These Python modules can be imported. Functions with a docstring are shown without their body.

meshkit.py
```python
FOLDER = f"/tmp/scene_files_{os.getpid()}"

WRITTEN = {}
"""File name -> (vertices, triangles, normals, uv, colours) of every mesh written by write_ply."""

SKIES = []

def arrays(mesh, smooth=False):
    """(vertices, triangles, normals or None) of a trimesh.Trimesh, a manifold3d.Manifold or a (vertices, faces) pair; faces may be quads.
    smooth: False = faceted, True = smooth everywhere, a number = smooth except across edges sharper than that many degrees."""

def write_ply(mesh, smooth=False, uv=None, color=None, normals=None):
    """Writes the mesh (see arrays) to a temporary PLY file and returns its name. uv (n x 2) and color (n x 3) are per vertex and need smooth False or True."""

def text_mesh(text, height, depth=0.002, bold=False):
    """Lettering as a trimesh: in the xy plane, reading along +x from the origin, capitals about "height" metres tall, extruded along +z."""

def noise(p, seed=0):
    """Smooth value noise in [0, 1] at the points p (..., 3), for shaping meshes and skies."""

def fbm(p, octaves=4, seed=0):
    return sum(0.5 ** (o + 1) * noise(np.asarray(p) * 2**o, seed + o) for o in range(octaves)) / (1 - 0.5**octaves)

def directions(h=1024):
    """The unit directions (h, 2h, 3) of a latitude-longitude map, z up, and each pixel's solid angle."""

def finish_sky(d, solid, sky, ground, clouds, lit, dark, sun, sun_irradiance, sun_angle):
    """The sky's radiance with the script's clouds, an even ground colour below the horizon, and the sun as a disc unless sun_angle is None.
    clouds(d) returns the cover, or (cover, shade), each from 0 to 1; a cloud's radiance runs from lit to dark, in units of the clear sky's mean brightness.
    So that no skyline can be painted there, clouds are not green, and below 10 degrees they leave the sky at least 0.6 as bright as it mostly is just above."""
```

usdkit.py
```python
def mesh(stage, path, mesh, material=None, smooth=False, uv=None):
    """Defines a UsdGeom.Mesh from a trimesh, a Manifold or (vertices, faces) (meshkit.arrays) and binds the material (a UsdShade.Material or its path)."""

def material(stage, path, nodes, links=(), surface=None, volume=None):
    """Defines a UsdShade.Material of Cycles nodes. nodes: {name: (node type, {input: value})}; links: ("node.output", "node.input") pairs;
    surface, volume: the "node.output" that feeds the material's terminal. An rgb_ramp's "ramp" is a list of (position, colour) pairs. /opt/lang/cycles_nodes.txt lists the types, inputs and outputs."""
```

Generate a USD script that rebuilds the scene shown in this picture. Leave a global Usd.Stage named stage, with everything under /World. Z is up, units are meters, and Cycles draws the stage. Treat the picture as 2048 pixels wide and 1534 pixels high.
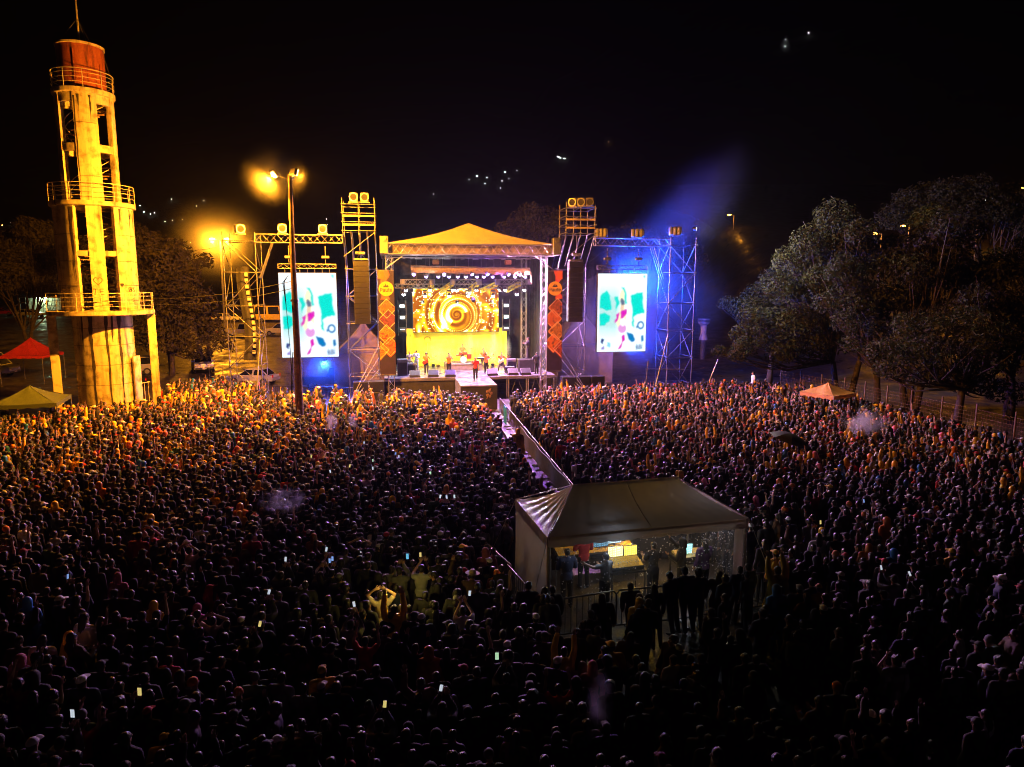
import math, random
import numpy as np, trimesh, manifold3d, usdkit, meshkit
from manifold3d import Manifold, OpType
from pxr import Usd, UsdGeom, UsdLux, UsdShade, Gf, Sdf, Vt

stage = Usd.Stage.CreateInMemory()
UsdGeom.SetStageUpAxis(stage, UsdGeom.Tokens.z)
UsdGeom.Xform.Define(stage, '/World')
rnd = random.Random(7)
PI = math.pi

# ---------------------------------------------------------------- camera, sky, moon, exposure
CAM_H, PITCH, FPX = 8.9, 8.3, 1384.0
cam = UsdGeom.Camera.Define(stage, '/World/Camera')
cam.AddTranslateOp().Set(Gf.Vec3d(0, 0, CAM_H))
cam.AddRotateXOp().Set(90 - PITCH)
cam.CreateHorizontalApertureAttr(36.0)
cam.CreateVerticalApertureAttr(36.0 * 767 / 1024)
cam.CreateFocalLengthAttr(36.0 * FPX / 2048)
cam.CreateClippingRangeAttr(Gf.Vec2f(0.1, 5000))
cam.CreateExposureAttr(0.0)

sky = UsdLux.DomeLight.Define(stage, '/World/sky')
sky.GetPrim().SetCustomDataByKey('kind', 'structure')
sky_m = usdkit.material(stage, '/World/Looks/night_sky', {
    's': ('sky_texture', {'sky_type': 'single_scattering', 'sun_disc': False, 'sun_elevation': -0.06, 'sun_rotation': 0.6}),
    'b': ('background_shader', {'strength': 0.0001})}, [('s.color', 'b.color')], surface='b.background')
UsdShade.MaterialBindingAPI.Apply(sky.GetPrim()).Bind(sky_m)

HAZE_DENSITY = 9e-05

SODIUM = (1.0, 0.33, 0.013)
P_SODIUM_L = 6500.0     # floodlight on the near pole, shining over the left crowd and the tower
P_SODIUM_FAR = 3300.0   # twin lamps at the car park
P_BLUE = 4200.0
P_STAGE_VIOLET = 1100.0
P_STAGE_WHITE = 350.0
P_YELLOW = 105.0
E_SIDE = 1.35
E_MAIN = 2.3

# ---------------------------------------------------------------- materials
LK = '/World/Looks/'
_m = {}
def lin(h):
    r = [int(h[i:i + 2], 16) / 255 for i in (0, 2, 4)]
    return tuple(x / 12.92 if x < .04045 else ((x + .055) / 1.055) ** 2.4 for x in r)
def M(name, col, rough=.6, metal=0, var=.25, scale=4, bump=0, spec=.5, trans=0, rand=0):
    """principled surface whose colour wanders a little with object-space noise"""
    if name in _m: return _m[name]
    a = tuple(max(0, c * (1 - var)) for c in col); b = tuple(min(1, c * (1 + var)) for c in col)
    n = {'t': ('texture_coordinate', {}), 'n': ('noise_texture', {'scale': scale, 'detail': 5, 'roughness': .6}),
         'r': ('rgb_ramp', {'ramp': [(.3, a), (.7, b)]}),
         'p': ('principled_bsdf', {'roughness': rough, 'metallic': metal, 'specular_ior_level': spec})}
    l = [('t.object', 'n.vector'), ('n.fac', 'r.fac'), ('r.color', 'p.base_color')]
    if bump:
        n['b'] = ('bump', {'strength': bump, 'distance': .03}); l += [('n.fac', 'b.height'), ('b.normal', 'p.normal')]
    if rand:
        n['oi'] = ('object_info', {}); n['mr'] = ('map_range', {'to_min': 1 - rand, 'to_max': 1 + rand}); n['hv'] = ('hsv', {})
        l += [('oi.random', 'mr.value'), ('mr.result', 'hv.value'), ('r.color', 'hv.color')]
        l[2] = ('hv.color', 'p.base_color')
    out = 'p.BSDF'
    if trans:
        n['tr'] = ('translucent_bsdf', {}); n['mx'] = ('mix_closure', {'fac': trans})
        l += [('r.color', 'tr.color'), ('p.BSDF', 'mx.closure1'), ('tr.BSDF', 'mx.closure2')]; out = 'mx.closure'
    _m[name] = usdkit.material(stage, LK + name, n, l, surface=out)
    return _m[name]
def EM(name, col, strength):
    if name in _m: return _m[name]
    _m[name] = usdkit.material(stage, LK + name, {'e': ('emission', {'color': col, 'strength': strength})}, [], surface='e.emission')
    return _m[name]
def VC(name, emit=0.0, rough=.6, attr='displayColor'):
    """flat print or lit screen picture carried by the mesh's own colours"""
    if name in _m: return _m[name]
    if emit:
        n = {'a': ('attribute', {'attribute': attr}), 'e': ('emission', {'strength': emit})}; l = [('a.color', 'e.color')]; s = 'e.emission'
    else:
        n = {'a': ('attribute', {'attribute': attr}), 'p': ('principled_bsdf', {'roughness': rough})}; l = [('a.color', 'p.base_color')]; s = 'p.BSDF'
    _m[name] = usdkit.material(stage, LK + name, n, l, surface=s)
    return _m[name]

steel = M('galvanised_steel', (.17, .17, .17), .45, .65, .25, 9)
alu = M('aluminium', (.32, .32, .32), .38, .75, .12, 12)
black = M('black_paint', (.018, .018, .02), .5, 0, .3)
blackcloth = M('black_cloth', (.016, .016, .018), .85, 0, .4, 2)
rubber = M('rubber', (.02, .02, .02), .8)
concrete = None

# ---------------------------------------------------------------- mesh building
_used = {}
def numbered(path):
    k = _used.get(path, -1) + 1
    _used[path] = k
    return path if k == 0 else '%s_%03d' % (path, k)
def cd(prim, **kw):
    for k, v in kw.items():
        if v: prim.SetCustomDataByKey(k, v)
    return prim
def thing(name, label, cat, loc=(0, 0, 0), rz=0, group=None, rx=0, ry=0, scale=None):
    x = UsdGeom.Xform.Define(stage, numbered('/World/' + name))
    x.AddTranslateOp().Set(Gf.Vec3d(*map(float, loc)))
    if rz or rx or ry: x.AddRotateXYZOp().Set(Gf.Vec3f(rx, ry, rz))
    if scale: x.AddScaleOp().Set(Gf.Vec3f(*((scale,) * 3 if np.isscalar(scale) else scale)))
    return cd(x.GetPrim(), label=label, category=cat, group=group)
def dup(src, label, loc, rz=0, group=None, scale=None, rx=0, ry=0):
    """another thing of the same make: references the first one's parts"""
    was = src.GetCustomData()
    name = src.GetName()
    if name[-4:-3] == '_' and name[-3:].isdigit(): name = name[:-4]
    r = thing(name, label, was['category'], loc, rz, group or was.get('group'), rx, ry, scale)
    r.GetReferences().AddInternalReference(src.GetPath())
    r.SetInstanceable(True)
    return r
class MB:
    def __init__(s): s.v, s.f, s.n, s.k = [], [], 0, set()
    def add(s, v, f):
        v = np.asarray(v, float); f = np.asarray(f, int)
        if f.shape[1] == 4: f = np.vstack([f[:, [0, 1, 2]], f[:, [0, 2, 3]]])
        s.v.append(v); s.f.append(f + s.n); s.n += len(v); return s
    def tm(s, m): s.k.add('other'); return s.add(m.vertices, m.faces)
    def man(s, m):
        s.k.add('other')
        q = m.to_mesh(); return s.add(q.vert_properties[:, :3], q.tri_verts)
    def box(s, c, d, rz=0, bev=0, R=None):
        s.k.add('box')
        d = np.array(d, float) / 2; c = np.array(c, float)
        if bev:
            b = min(bev, d.min() * .49)
            p = np.array([[sx * (d[0] - b * (k != 0)), sy * (d[1] - b * (k != 1)), sz * (d[2] - b * (k != 2))] for sx in (-1, 1) for sy in (-1, 1) for sz in (-1, 1) for k in range(3)])
            q = Manifold.hull_points(p).to_mesh(); v, f = np.array(q.vert_properties[:, :3]), np.array(q.tri_verts)
        else:
            v = np.array([[sx * d[0], sy * d[1], sz * d[2]] for sx in (-1, 1) for sy in (-1, 1) for sz in (-1, 1)])
            f = np.array([[0, 1, 3, 2], [4, 6, 7, 5], [0, 4, 5, 1], [2, 3, 7, 6], [0, 2, 6, 4], [1, 5, 7, 3]])
        if rz:
            a = math.radians(rz); v = v @ np.array([[math.cos(a), math.sin(a), 0], [-math.sin(a), math.cos(a), 0], [0, 0, 1]])
        if R is not None: v = v @ np.asarray(R).T
        return s.add(v + c, f)
    def tube(s, p, q, r, r2=None, n=6, cap=True):
        return s.path([p, q], [r, r if r2 is None else r2], n, cap)
    def path(s, pts, r, n=6, cap=True):
        s.k.add('tube')
        p = np.asarray(pts, float); r = np.broadcast_to(r, (len(p),))
        t = np.gradient(p, axis=0); t /= np.linalg.norm(t, axis=1, keepdims=True) + 1e-12
        a = np.cross(t, np.where(np.abs(t[:, 2:]) < .9, [0, 0, 1.], [1., 0, 0])); a /= np.linalg.norm(a, axis=1, keepdims=True) + 1e-12
        for i in range(1, len(a)):
            if a[i] @ a[i - 1] < 0: a[i] = -a[i]
        b = np.cross(t, a); g = np.arange(n) * 2 * PI / n
        v = (p[:, None] + r[:, None, None] * (np.cos(g)[None, :, None] * a[:, None] + np.sin(g)[None, :, None] * b[:, None])).reshape(-1, 3)
        i, j = np.meshgrid(np.arange(len(p) - 1), np.arange(n), indexing='ij'); k = (j + 1) % n
        f = np.stack([i * n + j, i * n + k, (i + 1) * n + k, (i + 1) * n + j], -1).reshape(-1, 4)
        f = np.vstack([f[:, [0, 1, 2]], f[:, [0, 2, 3]]])
        if cap and n > 2:
            e = (len(p) - 1) * n
            f = np.vstack([f, [[0, k + 1, k] for k in range(1, n - 1)], [[e, e + k, e + k + 1] for k in range(1, n - 1)]])
        return s.add(v, f)
    def lathe(s, prof, n=24, c=(0, 0, 0), a0=0, a1=2 * PI):
        s.k.add('other')
        prof = np.asarray(prof, float); full = abs(a1 - a0 - 2 * PI) < 1e-6
        g = np.linspace(a0, a1, n + 1)[:n if full else n + 1]; m = len(g)
        v = np.stack([np.outer(prof[:, 0], np.cos(g)), np.outer(prof[:, 0], np.sin(g)), np.repeat(prof[:, 1:2], m, 1)], -1).reshape(-1, 3) + np.array(c)
        f = []
        for i in range(len(prof) - 1):
            for j in range(m if full else m - 1):
                k = (j + 1) % m; f.append([i * m + j, i * m + k, (i + 1) * m + k, (i + 1) * m + j])
        return s.add(v, f)
    def sph(s, c, r, sub=1, sc=(1, 1, 1)):
        s.k.add('other')
        m = trimesh.creation.icosphere(sub, 1.0); return s.add(m.vertices * np.array(sc) * r + np.array(c), m.faces)
    def grid(s, P):
        s.k.add('other')
        """P: (a, b, 3) array of points -> sheet"""
        a, b = P.shape[:2]; i, j = np.meshgrid(np.arange(a - 1), np.arange(b - 1), indexing='ij')
        return s.add(P.reshape(-1, 3), np.stack([i * b + j, (i + 1) * b + j, (i + 1) * b + j + 1, i * b + j + 1], -1).reshape(-1, 4))
    def poly(s, pts, axis, lo, hi):
        s.k.add('other')
        """2D outline extruded along axis 0/1/2 from lo to hi"""
        from shapely.geometry import Polygon
        m = trimesh.creation.extrude_polygon(Polygon(pts), hi - lo, engine='earcut'); v = m.vertices + [0, 0, lo]
        v = {2: v, 1: np.stack([v[:, 0], v[:, 2], v[:, 1]], 1), 0: np.stack([v[:, 2], v[:, 0], v[:, 1]], 1)}[axis]
        f = m.faces if axis != 1 else m.faces[:, ::-1]
        return s.add(v, f)
    def mesh(s): return np.vstack(s.v), np.vstack(s.f)
    def xf(s, R=np.eye(3), t=(0, 0, 0)):
        s.v = [v @ np.asarray(R).T + np.array(t) for v in s.v]; return s
def pth(o): return str(o.GetPath()) if hasattr(o, 'GetPath') else str(o)
def put(parent, name, mb, mat, smooth=30, label=None, colors=None, kind=None):
    if smooth == 30 and isinstance(mb, MB): smooth = False if mb.k == {'box'} else True if mb.k == {'tube'} else 30
    mesh = mb.mesh() if isinstance(mb, MB) else mb
    m = usdkit.mesh(stage, numbered(pth(parent) + '/' + name), mesh, mat, smooth=False if colors is not None else smooth)
    if colors is not None:
        UsdGeom.PrimvarsAPI(m).CreatePrimvar('displayColor', Sdf.ValueTypeNames.Color3fArray, 'vertex').Set(Vt.Vec3fArray.FromNumpy(np.asarray(colors, np.float32)))
    return cd(m.GetPrim(), label=label, kind=kind)
def top(name, mb, mat, label=None, cat=None, group=None, kind=None, smooth=30):
    return cd(put('/World', name, mb, mat, smooth), label=label, category=cat, group=group, kind=kind)
def tb(*a, **k): return MB().tube(*a, **k)
def bx(*a, **k): return MB().box(*a, **k)
def rotz(deg):
    a = math.radians(deg); return np.array([[math.cos(a), -math.sin(a), 0], [math.sin(a), math.cos(a), 0], [0, 0, 1]])
def aim(d):
    """xyz Euler degrees that turn -z towards d"""
    d = np.array(d, float); d /= np.linalg.norm(d)
    return (math.degrees(math.acos(max(-1, min(1, -d[2])))), 0, math.degrees(math.atan2(-d[0], d[1])) if abs(d[0]) + abs(d[1]) > 1e-9 else 0)
def light(parent, kind, pos, toward, col, power, size=.15, cone=None, soft=.4):
    l = getattr(UsdLux, kind).Define(stage, numbered(pth(parent) + '/light'))
    l.CreateColorAttr(Gf.Vec3f(*col)); l.CreateIntensityAttr(power); l.CreateNormalizeAttr(True)
    if kind == 'RectLight': l.CreateWidthAttr(size[0]); l.CreateHeightAttr(size[1])
    else: l.CreateRadiusAttr(size)
    x = UsdGeom.Xformable(l); x.AddTranslateOp().Set(Gf.Vec3d(*map(float, pos)))
    if toward is not None:
        e = aim(np.array(toward, float) - np.array(pos, float)); x.AddRotateXYZOp().Set(Gf.Vec3f(e[0], e[1], e[2]))
    if cone:
        s = UsdLux.ShapingAPI.Apply(l.GetPrim()); s.CreateShapingConeAngleAttr(cone); s.CreateShapingConeSoftnessAttr(soft)
    return l
NTH = 'second third fourth fifth sixth seventh eighth ninth tenth eleventh twelfth thirteenth fourteenth fifteenth sixteenth seventeenth eighteenth nineteenth twentieth'.split()
ORD = ['leftmost'] + [n + ' from left' for n in NTH]

# the stage stands turned 10 degrees: local x along its front, y towards its back
SO, YAW = np.array([-3.1, 52.6]), 10.0
_c, _s = math.cos(math.radians(YAW)), math.sin(math.radians(YAW))
def sw(x, y, z=0): return (SO[0] + _c * x - _s * y, SO[1] + _s * x + _c * y, z)
# line of sight helpers used to survey the place: picture point (of 2048 x 1534) -> metres
_cp, _sp = math.cos(math.radians(PITCH)), math.sin(math.radians(PITCH))
def ray(px, py):
    x, y = (px - 1024) / FPX, (767 - py) / FPX
    return np.array([x, _cp + y * _sp, -_sp + y * _cp])
def gz(px, py, z=0.0):
    d = ray(px, py); t = (z - CAM_H) / d[2]; return np.array([d[0] * t, d[1] * t, z])
def atY(px, py, Y):
    d = ray(px, py); t = Y / d[1]; return np.array([d[0] * t, Y, CAM_H + d[2] * t])
def proj(p):
    x, y, z = p[0], p[1], p[2] - CAM_H; dep = y * _cp - z * _sp
    return 1024 + FPX * x / dep, 767 - FPX * (y * _sp + z * _cp) / dep
# ---------------------------------------------------------------- ground, hills
def sst(x, a, b):
    t = np.clip((np.asarray(x, float) - a) / (b - a), 0, 1); return t * t * (3 - 2 * t)
def hgt(x, y):
    x = np.asarray(x, float); y = np.asarray(y, float)
    h = .05 * np.maximum(np.minimum(y, 250) - 60, 0) * sst(y, 56, 75)
    h = h + .17 * sst(x, 27, 50) * np.maximum(np.minimum(y, 250) - 55, 0)
    far = np.maximum(y - 250, 0)
    n = meshkit.fbm(np.stack([x / 160, y / 160, x * 0], -1), 4, 3) - .5
    h = h + far * (.30 + .24 * sst(x, 20, 380)) + n * sst(y, 240, 420) * 60
    return h + (meshkit.fbm(np.stack([x / 9, y / 9, x * 0], -1), 3, 5) - .5) * .5 * sst(y, 58, 80)
def sheet(xs, ys):
    X, Y = np.meshgrid(xs, ys, indexing='ij'); return MB().grid(np.stack([X, Y, hgt(X, Y)], -1))
ground_m = usdkit.material(stage, LK + 'wet_ground', {
    'g': ('geometry', {}), 'n': ('noise_texture', {'scale': .5, 'detail': 8, 'roughness': .65}), 'n2': ('noise_texture', {'scale': 14, 'detail': 4}),
    'r': ('rgb_ramp', {'ramp': [(.3, (.028, .024, .02)), (.55, (.055, .046, .036)), (.75, (.10, .082, .06))]}),
    'q': ('map_range', {'from_min': .35, 'from_max': .62, 'to_min': .22, 'to_max': .75}),
    'b': ('bump', {'strength': .4, 'distance': .03}), 'p': ('principled_bsdf', {})},
    [('g.position', 'n.vector'), ('g.position', 'n2.vector'), ('n.fac', 'r.fac'), ('r.color', 'p.base_color'), ('n.fac', 'q.value'), ('q.result', 'p.roughness'), ('n2.fac', 'b.height'), ('b.normal', 'p.normal')], surface='p.BSDF')
hill_m = M('dark_hillside', (.03, .035, .02), .9, 0, .6, .05)
xs = np.concatenate([np.linspace(-420, -90, 12), np.linspace(-84, 84, 57), np.linspace(90, 420, 12)])
ys = np.concatenate([np.linspace(-60, 50, 23), np.linspace(53, 150, 49), np.linspace(156, 252, 17)])
top('ground', sheet(xs, ys), ground_m, kind='structure', smooth=True)
top('hills', sheet(np.linspace(-700, 900, 90), np.linspace(252, 1150, 60)), hill_m, kind='structure', smooth=True)

# ---------------------------------------------------------------- air: thin smoke and drizzle lit by the lamps
haze_m = usdkit.material(stage, LK + 'night_haze', {'v': ('principled_volume', {'color': (.85, .86, .9), 'density': HAZE_DENSITY, 'anisotropy': .7})}, [], volume='v.volume')
top('haze', bx((100, 520, 299), (1700, 1300, 600)), haze_m, kind='stuff')

def smoke(label, x, y, z, sx, sy, sz, dens, col=(.85, .87, .9), g=.3, world=None, name='stage_smoke', rough=.36, pitch=0, edge=.97, fall=1.6):
    """a drifting bank of smoke or drizzle, thinning out to nothing at its rim"""
    c_ = sw(x, y, z) if world is None else world
    m = trimesh.creation.icosphere(3, 1.0); cp, sp = math.cos(math.radians(pitch)), math.sin(math.radians(pitch)); v = m.vertices * [sx, sy, sz]; v = v @ (rotz(YAW) @ np.array([[cp, 0, sp], [0, 1, 0], [-sp, 0, cp]])).T
    mm = usdkit.material(stage, numbered(LK + 'drifting_smoke'), {'c': ('geometry', {}), 'm': ('mapping', {'mapping_type': 'texture', 'location': c_, 'rotation': (0, math.radians(pitch), math.radians(YAW)), 'scale': (sx, sy, sz)}), 'l': ('vector_math', {'math_type': 'length'}), 'd': ('map_range', {'range_type': 'smoothstep', 'from_min': .0, 'from_max': edge, 'to_min': 1.0, 'to_max': 0.0}), 'n': ('noise_texture', {'scale': 2.2, 'detail': 3}), 'r': ('map_range', {'from_min': rough, 'from_max': .64}), 'k': ('math', {'math_type': 'multiply'}), 'f': ('math', {'math_type': 'power', 'value2': fall}), 'q': ('map_range', {'to_max': dens * 2.4 * fall}),
        'v': ('principled_volume', {'color': col, 'anisotropy': g})}, [('c.position', 'm.vector'), ('m.vector', 'n.vector'), ('m.vector', 'l.vector1'), ('l.value', 'd.value'), ('n.fac', 'r.value'), ('d.result', 'f.value1'), ('f.value', 'q.value'), ('q.result', 'k.value1'), ('r.result', 'k.value2'), ('k.value', 'v.density')], volume='v.volume')
    v = v + c_; v[:, 2] = np.maximum(v[:, 2], .03); top(name, MB().add(v, m.faces), mm, label, 'smoke', None, 'stuff', True)
# ---------------------------------------------------------------- people
S1 = np.array(trimesh.creation.icosphere(1).vertices); S0 = np.array(trimesh.creation.icosahedron().vertices)
def hull(*balls, S=S1):
    return Manifold.hull_points(np.vstack([S * np.array(r) + np.array(c) for c, r in balls]))
def chain(pts, rs, S=S1):
    return [hull((pts[i], rs[i]), (pts[i + 1], rs[i + 1]), S=S) for i in range(len(pts) - 1)]
def join(parts): return Manifold.batch_boolean(parts, OpType.Add)
def soft(man, edge=.055, it=6):
    q = man.refine_to_length(edge).to_mesh()
    m = trimesh.Trimesh(q.vert_properties[:, :3], q.tri_verts, process=True)
    trimesh.smoothing.filter_taubin(m, .5, .53, iterations=it)
    return np.array(m.vertices), np.array(m.faces)
def unit(v):
    v = np.array(v, float); return v / (np.linalg.norm(v) + 1e-12)
ARMS = {  # elbow, wrist, direction of the fingers for the right arm (mirrored for the left)
    'down': ((.245, -.03, 1.16), (.235, .07, .93), (0, .25, -1)),
    'fold': ((.255, .03, 1.18), (.07, .24, 1.19), (-1, .1, .1)),
    'front': ((.25, .08, 1.17), (.15, .30, 1.22), (-.2, 1, .3)),
    'up': ((.30, .07, 1.56), (.25, .13, 1.81), (-.1, .1, 1)),
    'high': ((.23, .05, 1.66), (.19, .09, 1.93), (0, .05, 1)),
    'phone': ((.22, .22, 1.42), (.07, .36, 1.64), (-.3, .25, 1)),
    'head': ((.36, .0, 1.62), (.14, -.05, 1.77), (-1, .1, .2)),
    'wide': ((.43, .05, 1.40), (.62, .14, 1.52), (.8, .3, .5)),
    'mic': ((.25, .10, 1.22), (.06, .20, 1.47), (-.3, .1, 1)),
    'neck': ((.34, .12, 1.20), (.50, .22, 1.30), (-.1, .2, 1)),
    'strum': ((.29, -.02, 1.19), (.12, .20, 1.06), (-1, .2, -.1)),
    'keys': ((.26, .08, 1.18), (.17, .34, 1.08), (0, 1, -.2)),
    'sticks': ((.30, .06, 1.22), (.22, .32, 1.25), (0, 1, .3)),
}
LEGS = {
    'stand': (((.10, .01, .49), (.11, -.01, .08)), ((-.10, .01, .49), (-.11, -.01, .08))),
    'wide': (((.22, .04, .50), (.34, .0, .08)), ((-.22, .05, .50), (-.36, -.02, .08))),
    'walk': (((.10, .10, .50), (.10, .10, .08)), ((-.09, -.02, .49), (-.10, -.22, .12))),
}
def hand(wr, d, side):
    d = unit(d); u = unit(np.cross(d, (0, 1, .2)) if abs(d[1]) < .9 else np.cross(d, (0, 0, 1))); w = np.cross(u, d)
    wr = np.array(wr, float); o = []
    o.append(hull((wr, .027), (wr + d * .035 + u * .022, (.018)), (wr + d * .035 - u * .022, .018), (wr + d * .085 + u * .030, .013), (wr + d * .085 - u * .030, .013), S=S0))
    for k, (off, ln) in enumerate(((-.030, .062), (-.010, .075), (.011, .070), (.030, .052))):
        a = wr + d * .085 + u * off; b = a + d * ln * .55 + w * .008; c = b + d * ln * .42 + w * .028
        o += chain([a, b, c], [.0095, .0088, .0075], S0)
    a = wr + d * .03 - u * .03 * side; b = a + d * .035 - u * .035 * side; c = b + d * .03 - u * .008 * side + w * .012
    return o + chain([a, b, c], [.012, .0105, .009], S0)
def person_meshes(right='down', left='down', legs='stand', top_kind='jacket', head='short', edge=.055):
    sk, sh, tr, shoe = [], [], [], []
    neck, hc = (0, .0, 1.45), (0, .012, 1.61)
    torso = [((0, 0, .94), (.15, .105, .10)), ((0, .0, 1.10), (.13, .095, .08)), ((0, -.005, 1.30), (.165, .115, .10)), ((0, -.01, 1.40), (.15, .085, .06))]
    for i in range(3): sk.append(hull(torso[i], torso[i + 1]))
    sk += chain([neck, (0, .015, 1.54)], [.058, .052])
    sk.append(hull(((0, -.008, 1.632), (.078, .092, .082)), ((0, .035, 1.575), (.052, .055, .062)), ((0, .045, 1.535), (.032, .035, .025))))
    sk.append(hull(((0, .098, 1.615), .010), ((0, .118, 1.585), .014), ((0, .09, 1.58), .016), S=S0))
    for s in (-1, 1): sk.append(hull(((s * .080, -.005, 1.615), (.012, .022, .034)), S=S0))
    grow = .014 if top_kind == 'tee' else .026
    for i in range(1, 3): sh.append(hull((torso[i][0], np.array(torso[i][1]) + grow), (torso[i + 1][0], np.array(torso[i + 1][1]) + grow)))
    sh.append(hull(((0, 0, 1.06), (.15 + grow * .6, .11 + grow * .6, .03)), ((0, 0, .90 if top_kind == 'tee' else .86), (.165 + grow * .6, .12 + grow * .6, .012))))
    sh.append(hull(((0, -.01, 1.40), (.14, .09, .06)), ((0, -.005, 1.455), .075 if top_kind != 'tee' else .066)))
    for s, nm in ((1, right), (-1, left)):
        e, w, d = ARMS[nm]; m = np.array([s, 1, 1]); e, w, d = np.array(e) * m, np.array(w) * m, np.array(d) * m
        sd = np.array([s * .19, -.01, 1.395 + (.03 if e[2] > 1.45 else 0)])
        sk += chain([(s * .10, -.01, 1.38), sd, e, w], [.075, .056, .040, .028])
        sk += hand(w, d, s)
        sh += chain([(s * .10, -.01, 1.385), sd], [.075 + grow, .058 + grow])
        if top_kind == 'tee': sh += chain([sd, sd + (e - sd) * .62], [.058 + grow, .054 + grow * .6])
        elif top_kind == 'vest': pass
        else: sh += chain([sd, e, w + (w - e) * -.06], [.060 + grow, .048 + grow, .036 + grow * .8])
        kn, an = LEGS[legs][0 if s > 0 else 1]; hip = (s * .09, 0, .91)
        sk += chain([hip, kn, an], [.088, .056, .040])
        sk.append(hull((an, .040), ((an[0], an[1] + .06, an[2] - .03), .035), S=S0))
        tr += chain([hip, kn, (an[0], an[1], an[2] + .03)], [.104, .075, .060])
        shoe.append(hull(((an[0], an[1] - .03, an[2] - .025), (.045, .05, .05)), ((an[0] + s * .012, an[1] + .15, an[2] - .045), (.045, .06, .032))))
    tr.append(hull(((0, 0, .96), (.158, .115, .09)), ((.07, 0, .87), .105), ((-.07, 0, .87), .105)))
    out = [('body', soft(join(sk), edge), 'skin')]
    if top_kind in ('poncho', 'hoodponcho'):
        lo = [((x * .33, y * .27, .62), (.06, .06, .03)) for x, y in ((1, 0), (.7, .7), (0, 1), (-.7, .7), (-1, 0), (-.7, -.7), (0, -1), (.7, -.7))]
        sh.append(hull(*[((s * .17, -.01, 1.39), .09) for s in (-1, 1)], ((0, 0, 1.46), .08), *lo))
    mt = soft(join(sh), edge, 4)
    v = mt[0]; k = meshkit.noise(v * 11 + 3, 2) - .5
    v = v + (v - np.array([0, 0, 1]) * v[:, 2:]) * (k * .10)[:, None] * [1, 1, 0]
    out.append(('top', (v, mt[1]), 'top'))
    out.append(('trousers', soft(join(tr), edge, 4), 'trousers'))
    for q in shoe: out.append(('shoe', soft(q, .08, 2), 'shoe'))
    face = hull(((0, .10, 1.585), (.062, .075, .068)), ((0, .13, 1.55), (.06, .05, .08)))
    hair = hull(((0, -.012, 1.642), (.088, .102, .088)), ((0, -.045, 1.59), (.078, .068, .06)))
    hm = None
    if head == 'short': hm = ('hair', hair - face, 'hair')
    elif head == 'curly': hm = ('hair', hull(((0, -.02, 1.655), (.115, .12, .108)), ((0, -.05, 1.58), (.10, .08, .07))) - face, 'hair')
    elif head == 'long': hm = ('hair', join([hair, hull(((0, -.05, 1.62), (.092, .07, .07)), ((0, -.10, 1.40), (.105, .04, .05)), ((0, -.10, 1.33), (.08, .03, .03)))]) - face, 'hair')
    elif head == 'bun': hm = ('hair', join([hair, hull(((0, -.08, 1.72), .05))]) - face, 'hair')
    elif head == 'cap':
        out.append(('hair', soft((hull(((0, -.014, 1.635), (.084, .098, .08)), ((0, -.045, 1.585), (.075, .065, .055))) - face), .05, 2), 'hair'))
        hm = ('cap', join([hull(((0, -.008, 1.655), (.094, .106, .088))).trim_by_plane((0, 0, 1), 1.645), hull(((.05, .12, 1.652), (.03, .06, .008)), ((-.05, .12, 1.652), (.03, .06, .008)), ((0, .15, 1.645), (.045, .04, .007)))]), 'cap')
    elif head == 'brim':
        out.append(('hair', soft((hull(((0, -.014, 1.635), (.084, .098, .08)), ((0, -.045, 1.585), (.075, .065, .055))) - face), .05, 2), 'hair'))
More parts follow.
